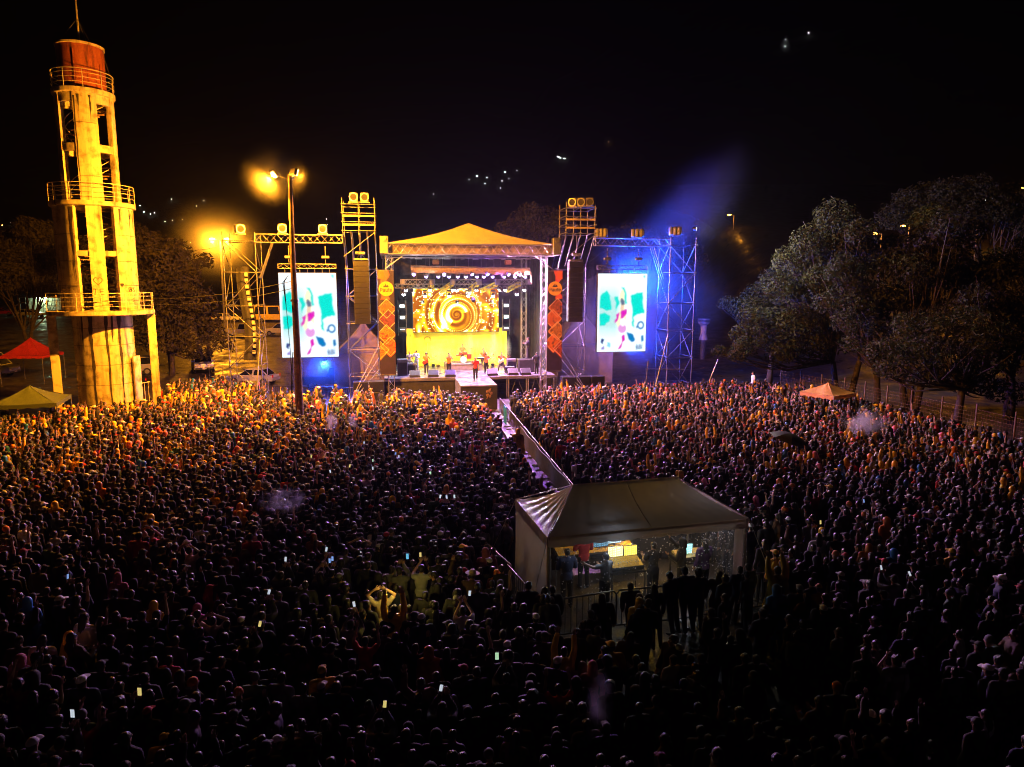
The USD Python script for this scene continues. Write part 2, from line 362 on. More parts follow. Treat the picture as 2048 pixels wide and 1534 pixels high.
        hm = ('hat', join([hull(((0, -.005, 1.66), (.095, .105, .03)), ((0, -.005, 1.745), (.075, .085, .02))), hull(((0, 0, 1.668), (.20, .21, .010)))]), 'cap')
    elif head == 'cone':
        hm = ('hat', hull(((0, 0, 1.64), (.16, .16, .01)), ((0, 0, 1.98), .012)), 'cap')
    elif head == 'beanie':
        hm = ('beanie', hull(((0, -.012, 1.66), (.093, .106, .095)), ((0, -.02, 1.63), (.090, .10, .03))).trim_by_plane((0, 0, 1), 1.622), 'cap')
    elif head == 'hood':
        hm = ('hood', join([hull(((0, -.02, 1.635), (.112, .125, .118)), ((0, -.05, 1.48), (.12, .10, .06)))]) - hull(((0, .13, 1.60), (.075, .11, .09))), 'top')
    elif head == 'bald': pass
    if hm is not None:
        mv, mf = soft(hm[1], .045, 3)
        if hm[0] == 'hair': mv = mv + (mv - np.array([0, -.01, 1.62])) * ((meshkit.noise(mv * 30, 4) - .5) * .30)[:, None]
        out.append((hm[0], (mv, mf), hm[2]))
    for s in (-1, 1): out.append(('eye', MB().sph((s * .031, .082, 1.612), .011, 1, (1, .6, .7)).mesh(), 'eye'))
    out.append(('mouth', bx((0, .089, 1.553), (.042, .012, .010), bev=.004).mesh(), 'lip'))
    return out
_pc = {}
def cached_person(**k):
    key = tuple(sorted(k.items()))
    if key not in _pc: _pc[key] = person_meshes(**k)
    return _pc[key]
skins = [M('skin_%s' % n, c, .5, 0, .08, 20) for n, c in (('tan', (.36, .20, .125)), ('brown', (.26, .135, .08)), ('light', (.46, .28, .19)))]
hair_m = M('black_hair', (.017, .014, .012), .42, 0, .5, 40, .5)
shoe_m = M('dark_shoe', (.03, .03, .032), .6)
eye_m, lip_m = M('eye_white', (.5, .5, .5), .3, 0, .05), M('lip', (.28, .09, .08), .5, 0, .05)
CLOTH = {'black': (.012, .012, .014), 'charcoal': (.035, .036, .04), 'navy': (.012, .02, .055), 'white': (.72, .72, .72), 'grey': (.11, .11, .115), 'red': (.40, .02, .02),
         'yellow': (.72, .43, .02), 'orange': (.62, .17, .015), 'pink': (.60, .16, .22), 'blue': (.03, .16, .45), 'teal': (.03, .25, .28), 'brown': (.11, .06, .035), 'green': (.04, .12, .05), 'purple': (.15, .05, .22), 'cream': (.58, .48, .34)}
def cloth(c, kind='cloth'):
    return M(c + '_' + kind, CLOTH[c], .32 if kind == 'plastic' else .8, 0, .22, 6, .25, trans=.15 if kind == 'plastic' else 0, rand=.45)
def dress(parent, meshes, skin, topc, trc, capc=None, plastic=False, skip=()):
    for nm, me, slot in meshes:
        if nm in skip: continue
        m = {'skin': skin, 'top': cloth(topc, 'plastic' if plastic else 'cloth'), 'trousers': cloth(trc, 'denim'), 'shoe': shoe_m, 'hair': hair_m, 'cap': cloth(capc or 'black', 'felt'), 'eye': eye_m, 'lip': lip_m}[slot]
        put(parent, nm, me, m, smooth=True)
# kinds of concert goers: words for the head, words for the clothes, how often, what they wear, pose
KINDS = []
def kind(w, head, topk, topc, right='down', left='down', capc=None, trc='charcoal', skin=0, tag=''):
    hw = {'short': 'short hair', 'curly': 'curly hair', 'long': 'long hair', 'bun': 'hair bun', 'cap': '%s cap' % capc, 'brim': 'wide %s brimmed hat' % capc, 'cone': 'tall pointed %s hat' % capc, 'beanie': '%s beanie' % capc, 'hood': 'hood up'}[head]
    tw = {'tee': '%s T-shirt' % topc, 'jacket': '%s jacket' % topc, 'hoodie': '%s hoodie' % topc, 'poncho': '%s rain poncho' % topc}[topk]
    pw = {('down', 'down'): '', ('up', 'up'): 'both arms raised', ('high', 'down'): 'one arm held high', ('down', 'up'): 'left arm raised', ('phone', 'phone'): 'filming with both hands', ('head', 'head'): 'hands on the head', ('fold', 'fold'): 'arms folded', ('front', 'front'): 'hands held in front', ('high', 'high'): 'both arms stretched up'}[(right, left)]
    KINDS.append(dict(w=w, head=head, topk=topk, topc=topc, right=right, left=left, capc=capc, trc=trc, skin=skin, words=(hw, tw, pw), tag=tag))
kind(9, 'short', 'jacket', 'black'); kind(8, 'short', 'jacket', 'charcoal', skin=1); kind(6, 'short', 'hoodie', 'navy', 'fold', 'fold'); kind(3, 'short', 'tee', 'grey', skin=1)
kind(1.4, 'short', 'tee', 'white', skin=2); kind(2.5, 'short', 'jacket', 'red', skin=0); kind(5, 'long', 'jacket', 'black', skin=2); kind(4, 'long', 'jacket', 'brown', 'front', 'front')
kind(1.2, 'long', 'jacket', 'white', skin=2); kind(2, 'bun', 'jacket', 'grey'); kind(3, 'curly', 'hoodie', 'charcoal', skin=1); kind(4, 'cap', 'jacket', 'black', capc='black'); kind(2, 'cap', 'jacket', 'navy', capc='white', skin=2)
kind(1.5, 'cap', 'jacket', 'grey', capc='red'); kind(3, 'cap', 'jacket', 'charcoal', capc='grey', skin=1); kind(1.6, 'cap', 'jacket', 'yellow', capc='yellow')
kind(3, 'hood', 'poncho', 'yellow', tag='bright'); kind(1.6, 'hood', 'poncho', 'orange', tag='bright'); kind(1.2, 'hood', 'hoodie', 'pink', skin=2); kind(.8, 'hood', 'poncho', 'blue', tag='bright'); kind(3, 'hood', 'hoodie', 'black')
kind(1.4, 'short', 'jacket', 'black', 'up', 'up', skin=1); kind(.7, 'short', 'tee', 'red', 'up', 'up'); kind(1.2, 'long', 'tee', 'black', 'high', 'down', skin=2); kind(1.3, 'short', 'jacket', 'brown', 'down', 'up'); kind(1, 'short', 'tee', 'cream', 'head', 'head', skin=2)
kind(1.2, 'beanie', 'jacket', 'green', capc='grey'); kind(1, 'beanie', 'jacket', 'charcoal', capc='orange'); kind(.12, 'brim', 'jacket', 'brown', capc='cream'); kind(.7, 'short', 'poncho', 'yellow', 'high', 'high', tag='bright')
PHONE_KINDS = list(range(len(KINDS), len(KINDS) + 4))
kind(0, 'short', 'jacket', 'black', 'phone', 'phone'); kind(0, 'long', 'jacket', 'charcoal', 'phone', 'phone', skin=2); kind(0, 'cap', 'hoodie', 'grey', 'phone', 'phone', capc='black'); kind(0, 'short', 'tee', 'white', 'phone', 'phone', skin=2)
CONE_KIND = len(KINDS); kind(0, 'cone', 'jacket', 'white', capc='white')
for i, k in enumerate(KINDS):
    cp = stage.CreateClassPrim(numbered('/World/concert_goer_kind'))
    k['path'] = cp.GetPath()
    dress(cp, cached_person(right=k['right'], left=k['left'], top_kind=k['topk'], head=k['head'], edge=.07), skins[k['skin']], k['topc'], k['trc'], k['capc'], k['topk'] == 'poncho')
# ---------------------------------------------------------------- trusses and scaffolds
def lattice(t, p, q, w, h, step, mat, r=.028, rb=.014, names=('chord', 'brace'), tri=False):
    """box truss from p to q: four chords and single braces, each a part"""
    p, q = np.array(p, float), np.array(q, float); L = np.linalg.norm(q - p); d = (q - p) / L
    up = np.array([0, 0, 1.]) if abs(d[2]) < .9 else np.array([0, 1., 0]); s = unit(np.cross(d, up)); up = np.cross(s, d)
    cs = [s * a * w / 2 + up * b * h / 2 for a, b in ((-1, -1), (1, -1), (1, 1), (-1, 1))]
    for c in cs: put(t, names[0], tb(p + c, q + c, r, n=6), mat)
    n = max(2, int(round(L / step)))
    for k in range(4):
        a, b = cs[k], cs[(k + 1) % 4]
        for i in range(n):
            u, v = (a, b) if i % 2 == 0 else (b, a)
            put(t, names[1], tb(p + d * L * i / n + u, p + d * L * (i + 1) / n + v, rb, n=4, cap=False), mat)
    for e in (p, q):
        m = MB(); [m.tube(e + cs[k], e + cs[(k + 1) % 4], rb * 1.2, n=5) for k in range(4)]
        put(t, 'end_frame', m, mat)
def scaffold(t, xs, ys, zs, mat, r=.032, base=0.0, skip_front=False, brace=1, lift=.45):
    """standards, ledgers and braces, each a part; zs: heights of the ledgers"""
    for x in xs:
        for y in ys: put(t, 'standard', tb((x, y, base), (x, y, zs[-1] + lift), r, n=6), mat)
    for z in zs:
        for y in ys: put(t, 'ledger', tb((xs[0] - .1, y - .045, z), (xs[-1] + .1, y - .045, z), r * .85, n=5), mat)
        for x in xs: put(t, 'ledger', tb((x + .045, ys[0] - .1, z + .06), (x + .045, ys[-1] + .1, z + .06), r * .85, n=5), mat)
    zz = [base + .15] + list(zs)
    for i in range(len(zz) - 1):
        if brace:
            for y in ys:
                for k in range(len(xs) - 1):
                    a, b = (xs[k], xs[k + 1]) if (i + k) % 2 == 0 else (xs[k + 1], xs[k])
                    put(t, 'brace', tb((a, y + .05, zz[i]), (b, y + .05, zz[i + 1]), r * .8, n=5), mat)
            for x in xs:
                for k in range(len(ys) - 1):
                    a, b = (ys[k], ys[k + 1]) if i % 2 == 0 else (ys[k + 1], ys[k])
                    put(t, 'brace', tb((x - .05, a, zz[i]), (x - .05, b, zz[i + 1]), r * .8, n=5), mat)
def st(name, label, cat, x, y, z=0, rz=0, group=None): return thing(name, label, cat, sw(x, y, z), YAW + rz, group)

# ---------------------------------------------------------------- stage deck and thrust walkway
deck_m = usdkit.material(stage, LK + 'glossy_stage_floor', {'g': ('geometry', {}), 'n': ('noise_texture', {'scale': 1.6, 'detail': 6}), 'r': ('rgb_ramp', {'ramp': [(.35, (.10, .10, .11)), (.7, (.19, .19, .2))]}),
    'q': ('map_range', {'from_min': .3, 'from_max': .7, 'to_min': .14, 'to_max': .42}), 'p': ('principled_bsdf', {})}, [('g.position', 'n.vector'), ('n.fac', 'r.fac'), ('r.color', 'p.base_color'), ('n.fac', 'q.value'), ('q.result', 'p.roughness')], surface='p.BSDF')
s = st('concert_stage', 'raised stage with shiny deck, black skirt at left and open legs at right', 'stage', 0, 0)
DECK = 1.75
for i in range(6):
    for j in range(5):
        put(s, 'deck_panel', bx((-6.6 + 2.2 * i + 1.1, 2.0 * j + 1.0, DECK - .05), (2.19, 1.99, .10), bev=.01), deck_m)
put(s, 'front_beam', bx((0, -.03, DECK - .17), (13.2, .05, .12)), steel)
put(s, 'skirt', bx((-3.95, .06, .82), (5.3, .04, 1.58)), blackcloth)
put(s, 'rear_skirt', bx((0, 9.8, .82), (13, .04, 1.58)), blackcloth)
for x in (1.55, 2.75, 2.9, 4.3, 4.45, 5.7, 6.5):
    put(s, 'leg', tb((x, .05, 0), (x, .05, DECK - .1), .05, n=8), alu)
for a, b in ((3.0, 3.6), (4.2, 3.6), (4.6, 5.1), (5.6, 5.1)):
    put(s, 'brace', tb((a, .25, .1), (b, .25, DECK - .15), .025, n=5), steel)
w = st('stage_walkway', 'wet shiny catwalk stepping forward from the middle of the stage, black fabric round it', 'catwalk', 0, -4.5)
for j in range(2): put(w, 'deck_panel', bx((0, 1.08 + 2.15 * j, DECK - .06), (2.6, 2.14, .10), bev=.01), deck_m)
put(w, 'front_skirt', bx((0, .06, .84), (2.6, .04, 1.66)), blackcloth)
for x in (-1.27, 1.27): put(w, 'side_skirt', bx((x, 2.2, .84), (.04, 4.2, 1.66)), blackcloth if x > 0 else M('side_fabric', (.13, .12, .16), .7, 0, .3))
g = MB()
for k in range(5): g.sph((.72 + .16 * math.cos(k * 1.26), .03, 1.15 + .22 * math.sin(k * 1.26)), .10, 1, (1, .15, 1.2))
g.tube((.55, .03, .75), (.85, .03, 1.5), .03)
put(w, 'emblem', g, M('worn_gold_print', (.18, .10, .05), .6))

# ---------------------------------------------------------------- stage roof
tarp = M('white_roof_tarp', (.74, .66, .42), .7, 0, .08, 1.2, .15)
r = st('stage_roof', 'white pyramid tarpaulin roof on a lattice frame over the stage, lit yellow', 'stage roof', 0, 0)
EZ = 11.72; PK = np.array([.35, 4.2, 13.62]); x0, x1, y0, y1 = -6.35, 6.35, -1.0, 9.6
def roof_face(a, b):
    n = 26; P = np.zeros((n, n, 3)); a, b = np.array(a, float), np.array(b, float)
    for i in range(n):
        for j in range(n):
            u, v = i / (n - 1), j / (n - 1); p = (a * (1 - u) + b * u) * (1 - v) + PK * v
            p[2] += -.38 * math.sin(PI * v) * .6 + .05 * math.sin(u * 26 + v * 5) * (1 - v) * v + .22 * math.exp(-((u - .5) / .03) ** 2) * v * (1 - v) * .6
            P[i, j] = p
    return MB().grid(P)
cn = [(x0, y0, EZ), (x1, y0, EZ), (x1, y1, EZ), (x0, y1, EZ)]
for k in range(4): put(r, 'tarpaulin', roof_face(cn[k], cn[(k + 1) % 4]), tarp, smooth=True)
for x, rz in ((0, 0),):
    P = np.array([[(x0 + .2 + (x1 - x0 - .4) * i / 60, y0 + .42 + .03 * math.sin(i * 1.7), z) for z in (EZ - .05, EZ - .45, EZ - .82)] for i in range(61)])
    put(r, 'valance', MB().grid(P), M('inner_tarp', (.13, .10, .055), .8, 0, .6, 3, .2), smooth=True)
lattice(r, (x0, y0, EZ - .42), (x1, y0, EZ - .42), .5, .72, .55, alu, .038, .02)
lattice(r, (x0 + .1, y1, EZ - .42), (x1 - .1, y1, EZ - .42), .5, .72, 1.1, alu, .038, .02)
for x in (x0, x1): lattice(r, (x, y0 + .3, EZ - .42), (x, y1 - .3, EZ - .42), .5, .72, 1.1, alu, .038, .02)
for z in (10.86, 10.7): put(r, 'rail', tb((x0 + .4, y0 + .5, z), (x1 - .6, y0 + .5, z), .035), alu)
for x in (x0, x1):
    put(r, 'corner_hub', bx((x, y0, EZ - .15), (.62, .62, 1.25), bev=.04), steel)
    put(r, 'pulley', MB().lathe([(.0, -.08), (.17, -.08), (.17, .08), (0, .08)], 14).xf(np.array([[1, 0, 0], [0, 0, 1], [0, 1, 0]]), (x, y0 - .35, EZ + .25)), steel)
for x in (-5.3, 5.1): put(r, 'knee_brace', tb((x + math.copysign(1.0, x), y0 + .1, 9.9), (x - math.copysign(.3, x), y0 + .1, 10.85), .04), alu)
for i, x in enumerate((-4.4, -3.3, -2.2, -.9, .3, 1.4, 2.5, 3.6, 4.4)): put(r, 'cable', tb((x, 1.5, 10.1), (x + .05, 1.3, 11.4), .022, n=5), black)
for x in (-6.05, 5.55):
    m = st('roof_tower', 'upright lattice mast carrying the %s front corner of the stage roof' % ('left' if x < 0 else 'right'), 'truss mast', x, -.35)
    lattice(m, (0, 0, .1), (0, 0, 10.9), .42, .42, .55, alu, .034, .016)
for x in (-5.9, 5.35):
    m = st('roof_tower', 'rear lattice mast beside the %s end of the big screen' % ('left' if x < 0 else 'right'), 'truss mast', x, 6.6)
    lattice(m, (0, 0, DECK), (0, 0, 10.9), .42, .42, .6, alu, .034, .016)
b = st('backdrop_curtain', 'tall black curtain closing the back of the stage above the big screen', 'curtain', 0, 9.3)
def folds(x0, x1, z0, z1, amp=.05, f=5, n=90):
    return MB().grid(np.array([[(x0 + (x1 - x0) * i / n, amp * math.sin(f * (x0 + (x1 - x0) * i / n)) + amp * .5 * math.sin(2.3 * f * i / n * 3), z) for z in (z0, z1)] for i in range(n + 1)]))
put(b, 'cloth', folds(-6.4, 6.4, DECK, 11.2), blackcloth, smooth=True); put(b, 'rail', tb((-6.5, 0, 11.22), (6.5, 0, 11.22), .04), steel)
for sx in (-1, 1):
    b = st('side_curtain', 'black side curtain hanging at the %s wing of the stage' % ('left' if sx < 0 else 'right'), 'curtain', sx * 6.45, 5.4)
    f = folds(-3.6, 3.9, DECK, 11.1); f.xf(rotz(90)); put(b, 'cloth', f, blackcloth, smooth=True); put(b, 'rail', tb((0, -3.7, 11.12), (0, 4.0, 11.12), .04), steel)
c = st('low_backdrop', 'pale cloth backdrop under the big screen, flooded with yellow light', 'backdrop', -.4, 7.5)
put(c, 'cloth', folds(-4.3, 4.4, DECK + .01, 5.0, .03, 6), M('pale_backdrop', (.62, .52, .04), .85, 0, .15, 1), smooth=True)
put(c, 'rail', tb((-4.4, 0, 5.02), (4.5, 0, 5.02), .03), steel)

# ---------------------------------------------------------------- lit screens
def inside(P, poly):
    x, y = P[..., 0], P[..., 1]; r = np.zeros(x.shape, bool); n = len(poly)
    for i in range(n):
        (xa, ya), (xb, yb) = poly[i], poly[(i + 1) % n]
        if ya != yb: r ^= ((ya > y) != (yb > y)) & (x < (xb - xa) * (y - ya) / (yb - ya) + xa)
    return r
def picture(w, h, nx, nz, fn):
    u, v = np.meshgrid(np.linspace(0, 1, nx), np.linspace(0, 1, nz), indexing='ij')
    P = np.stack([(u - .5) * w, u * 0, v * h], -1)
    return MB().grid(P), np.clip(fn(u, 1 - v), 0, None).reshape(-1, 3)
def spiral(u, v):
    asp = 7.3 / 3.66; x, y = (u - .505) * asp, v - .60; r = np.hypot(x, y); a = np.arctan2(y, x)
    n1 = meshkit.fbm(np.stack([u * 9, v * 5, u * 0], -1), 4, 11); n2 = meshkit.noise(np.stack([u * 15, v * 8, u * 0 + 4], -1), 5)
    arm = .62 * (.5 + .5 * np.cos(a - 5.0 * np.log(r + .03) * 1.5 - 15 * r + 1.2)) + .38 * (.5 + .5 * np.cos(32 * r + .8)); arm = arm ** 1.5
    t = .10 + .85 * arm * (.4 + n1) * np.exp(-r * .35)
    t = t + 1.6 * np.clip(n2 - .66, 0, 1) * (r > .42) * 2
    t = t + .9 * np.exp(-((x + .31) / .10) ** 2 - ((y - .22) / .22) ** 2) + .9 * np.exp(-((r - .23) / .055) ** 2) * (.45 + .55 * np.cos(a + 2.2) > .25)
    for k, rr in enumerate((.34, .39, .44, .55, .62)):
        m = 46 + 14 * k; ph = (a / (2 * PI) * m) % 1
        t = t + .8 * np.exp(-((r - rr - .04 * np.sin(a + k)) / .009) ** 2) * (np.abs(ph - .5) < .26)
    g = (np.floor(u * 60), np.floor(v * 30)); hh = np.abs(np.sin(g[0] * 12.9898 + g[1] * 78.233) * 43758.5453) % 1
    cell = np.hypot((u * 60) % 1 - .5, ((v * 30) % 1 - .5)); t = t + 1.0 * (hh > .80) * (cell < .33) * (r > .5)
    t = t * (1 - .85 * np.exp(-(r / .085) ** 2)) + .35 * np.exp(-(r / .05) ** 2)
    t = np.clip(t, 0, 1.7)[..., None]
    ramp = np.array([[.14, .02, 0], [.30, .075, 0], [.62, .26, .002], [.8, .55, .008], [1.0, .9, .14], [1.2, 1.15, .8]])
    i = np.clip(t[..., 0] / 1.35 * 5, 0, 4.999); k = i.astype(int); f = (i - k)[..., None]
    return ramp[k] * (1 - f) + ramp[k + 1] * f
def singer_closeup(u, v):
    P = np.stack([u, v], -1); W_ = np.array([.80, .95, 1.0]); C = np.broadcast_to(W_, u.shape + (3,)).copy()
    nz = meshkit.fbm(np.stack([u * 5, v * 8, u * 0], -1), 4, 21)[..., None]; wob = (nz[..., 0] - .5) * .10
    Q = P + np.stack([wob, wob * .7], -1)
    cy, pale, mag, pk, bl, dk = (np.array(c) for c in ((.0, .62, .52), (.34, .62, .60), (.60, .0, .40), (.65, .28, .62), (.0, .16, .42), (.01, .03, .18)))
    def fill(poly, c, soft=None):
        m = inside(Q, poly); C[m] = c
    g = np.clip((v - .12) * 5, 0, 1) * np.clip((.52 - u) * 6, 0, 1) * np.clip((.86 - v) * 5, 0, 1); C[:] = C * (1 - g[..., None] * .85) + pale * g[..., None] * .85
    fill([(.04, .28), (.2, .22), (.27, .3), (.27, .45), (.18, .47), (.10, .45), (.02, .46)], cy)
    fill([(.03, .53), (.15, .50), (.27, .54), (.27, .62), (.12, .67), (.04, .66)], cy)
    fill([(.35, .30), (.42, .29), (.42, .36), (.35, .46)], cy)
    fill([(.48, .17), (.56, .19), (.60, .38), (.56, .39), (.53, .24)], cy)
    fill([(.66, .28), (.94, .25), (.93, .33), (.95, .49), (.82, .52), (.73, .56), (.72, .62), (.69, .56), (.73, .5)], cy)
    fill([(.70, .56), (.73, .52), (.74, .68), (.70, .66)], cy)
    fill([(.92, .03), (.98, .035), (.96, .07)], cy)
    fill([(.47, .22), (.52, .20), (.545, .34), (.56, .46), (.60, .52), (.58, .74), (.46, .76), (.40, .62), (.41, .50), (.455, .44), (.44, .33)], (.86, .84, .52))
    fill([(.455, .38), (.53, .37), (.54, .45), (.50, .49), (.455, .46)], (.72, .50, .36)); fill([(.44, .34), (.50, .31), (.55, .35), (.545, .39), (.46, .385)], (.10, .12, .20))
    fill([(.36, .50), (.44, .48), (.42, .62), (.36, .64), (.38, .56)], mag); fill([(.47, .48), (.60, .45), (.60, .52), (.52, .57), (.47, .57)], mag)
    d = ((u - .51) / .085) ** 2 + ((v - .70) / .06) ** 2; C[d < 1] = pk
    C[((u - .52) / .05) ** 2 + ((v - .62) / .05) ** 2 < 1] = (1.1, .9, 1.1)
    fill([(.49, .79), (.58, .79), (.58, .86), (.52, .89), (.48, .95), (.40, .96), (.50, .87)], mag)
    ring = np.hypot((u - .89) / .075, (v - .66) / .055); C[(ring > .55) & (ring < 1) & (u < .96)] = bl
    fill([(.77, .65), (.80, .65), (.80, .69), (.77, .68)], bl); fill([(.63, .77), (.73, .77), (.76, .84), (.71, .88), (.65, .85)], bl)
    fill([(.90, .80), (.96, .79), (.95, .86), (.89, .87)], bl)
    for k in range(7):
        a = .79 + .022 * k; fill([(a, .89 + .02 * (k % 3)), (a + .014, .88 + .015 * (k % 2)), (a + .016, .97), (a, .975)], dk if k % 2 else bl)
    fill([(.10, .83), (.15, .84), (.14, .91), (.10, .90)], dk); fill([(.08, .93), (.15, .92), (.15, .96), (.07, .965)], (.25, .18, .5)); fill([(.21, .88), (.27, .88), (.26, .94), (.21, .94)], (.2, .55, .85))
    lines = (np.abs(np.sin(u * 70 + nz[..., 0] * 9)) < .12) & (np.abs(u - .46) < .14) & (v > .3) & (v < .62); C[lines] = C[lines] * .6 + np.array([.05, .2, .2])
    e = (u < .035) | (u > .965) | (v < .015) | (v > .985); C[e] = W_
    from scipy.ndimage import gaussian_filter
    return gaussian_filter(C, (1.7, 1.7, 0))
m = st('main_led_screen', 'wide video wall at the back of the stage with a golden spiral of lights', 'LED screen', -.47, 7.0, 4.72)
g, c = picture(7.3, 3.66, 260, 130, spiral); g.xf(t=(0, -.07, 0)); put(m, 'picture', g, VC('main_screen_picture', E_MAIN), colors=c)
put(m, 'cabinet', bx((0, .07, 1.83), (7.4, .26, 3.76)), black)
for k in range(-3, 4): put(m, 'hanging_bar', tb((k * 1.1, .1, 3.7), (k * 1.1, .1, 6.3), .02, n=5), steel)
def side_screen(x, side):
    m = st('side_led_screen', 'tall white and turquoise video screen hanging on the %s of the stage, showing a singer' % side, 'LED screen', x, -2.0, 3.70)
    g, c = picture(3.85, 5.86, 150, 228, singer_closeup); g.xf(t=(0, -.09, 0)); put(m, 'picture', g, VC('side_screen_picture', E_SIDE), colors=c)
    put(m, 'cabinet', bx((0, .06, 2.93), (3.92, .26, 5.92), bev=.02), black)
    lattice(m, (-1.95, .05, 6.32), (1.95, .05, 6.32), .3, .3, .39, alu, .025, .014)
    for k in range(7): put(m, 'hook', tb((-1.5 + .5 * k, .05, 5.9), (-1.5 + .5 * k, .05, 6.2), .022, n=5), alu)
    for k in (-1.2, 1.25):
        put(m, 'hoist_chain', tb((k, .05, 6.4), (k, .05, 7.7), .03, n=5), steel); put(m, 'hoist', bx((k, .05, 6.95), (.55, .28, .20), bev=.04), steel)
side_screen(-11.62, 'left'); side_screen(11.22, 'right')

# ---------------------------------------------------------------- printed banners beside the stage
def banner_print(seed):
    def fn(u, v):
        H = v * 7.6; X = (u - .5) * 1.14
        nz = meshkit.fbm(np.stack([X * 4, H * 4, X * 0 + seed], -1), 4, seed)[..., None]; n2 = meshkit.fbm(np.stack([X * 9, H * 9, X * 0 + seed], -1), 3, seed + 3)[..., None]
        C = np.array([.016, .005, .06]) * (.6 + .9 * nz)
        fl = (np.abs(X - .12 * np.sin(H * 4) - (.2 if seed > 5 else -.2)) < .20 + .14 * np.sin(H * 3 + 1)) & (H < 2.1)
        C = np.where(fl[..., None], np.array([.62, .05, .10]) + np.array([.2, .10, 0]) * nz, C)
        C = np.where(((H < .62) & (X < -.12 if seed < 5 else (H < .7) & (X > .18)))[..., None], np.array([.85, .14, .02]), C)
        for k, (hc, xc, col, co2) in enumerate(DIA[seed]):
            d = np.abs(X - xc) + np.abs(H - hc); C = np.where((d < .72)[..., None], np.array(col) * (1.2 - n2) + np.array(co2) * n2 * 1.1, C)
            if k % 2 == 0: C = np.where(((d < .66) & (n2[..., 0] > .54))[..., None], np.array(co2) * .35, C)
            C = np.where(((d < .66) & (n2[..., 0] < .40))[..., None], np.array(col) * .3 + np.array([.02, 0, .03]), C)
        C = np.where((H > 6.6)[..., None], np.array([.02, .005, .08]) * (.7 + .7 * nz), C)
        return C * .55
    return fn
DIA = {3: [(2.78, 0, (.05, .03, .14), (.75, .28, .02)), (3.55, .12, (.20, .02, .12), (.05, .02, .10)), (4.65, -.05, (.62, .05, .02), (.80, .42, .03)), (5.55, .2, (.72, .16, .02), (.75, .08, .01)), (5.8, -.6, (.8, .3, .02), (.75, .2, .01))],
       7: [(2.78, .2, (.22, .02, .02), (.80, .22, .02)), (3.62, -.15, (.72, .22, .02), (.32, .02, .02)), (4.55, .2, (.80, .34, .02), (.62, .20, .02)), (5.45, -.1, (.76, .24, .02), (.50, .06, .02)), (5.9, .6, (.70, .12, .02), (.5, .05, .02))]}
def banner(x, side, seed):
    b = st('printed_banner', 'tall banner of orange diamonds and round yellow emblem at the stage\'s %s edge' % side, 'banner', x, -.75, 2.1)
    g, c = picture(1.14, 7.7, 46, 300, banner_print(seed)); put(b, 'printed_cloth', g, VC('banner_print', 0, .7), colors=c)
    put(b, 'backing', bx((0, .05, 3.85), (1.16, .06, 7.72)), black)
    put(b, 'emblem_disc', MB().lathe([(0, 0), (.53, 0), (.53, .012), (0, .012)], 36).xf(np.array([[1, 0, 0], [0, 0, -1], [0, 1, 0]]), (0, -.006, 6.35)), M('emblem_yellow', (.48, .26, .01), .6, 0, .05))
    t = meshkit.text_mesh('Paute', .27, .008, bold=True); v = t.vertices - t.bounds.mean(0); v = v * [.88 / np.ptp(t.vertices[:, 0]), 1, 1]
    put(b, 'lettering', (np.stack([v[:, 0], -v[:, 2] - .024, v[:, 1] + 6.27], 1), t.faces), black, smooth=False)
    k = MB()
    for a, h in ((-.13, .13), (-.02, .24), (.11, .17)): k.poly([(a - .09, 6.47), (a + .09, 6.47), (a + .02, 6.47 + h), (a - .02, 6.47 + h)], 1, -.03, -.02)
    put(b, 'mountain_mark', k, black, smooth=False)
    line = M('frame_print', (.62, .42, .30), .6, 0, .05)
    for hc, xc, _, _ in DIA[seed]:
        for q in range(4):
            a0, a1 = q * PI / 2, (q + 1) * PI / 2
            p = np.array([xc + .70 * math.cos(a0), 7.7 - hc + .70 * math.sin(a0)]); e = np.array([xc + .70 * math.cos(a1), 7.7 - hc + .70 * math.sin(a1)])
            T = [f for f in np.linspace(0, 1, 41) if abs((p + (e - p) * f)[0]) <= .56]
            if len(T) > 2:
                p2, e2 = p + (e - p) * T[0], p + (e - p) * T[-1]
                put(b, 'frame_line', tb((p2[0], -.008, p2[1]), (e2[0], -.008, e2[1]), .016, n=4), line)
    for z in (.05, 7.66): put(b, 'batten', tb((-.6, .02, z), (.6, .02, z), .03, n=6), steel)
banner(-6.28, 'left', 3); banner(6.33, 'right', 7)
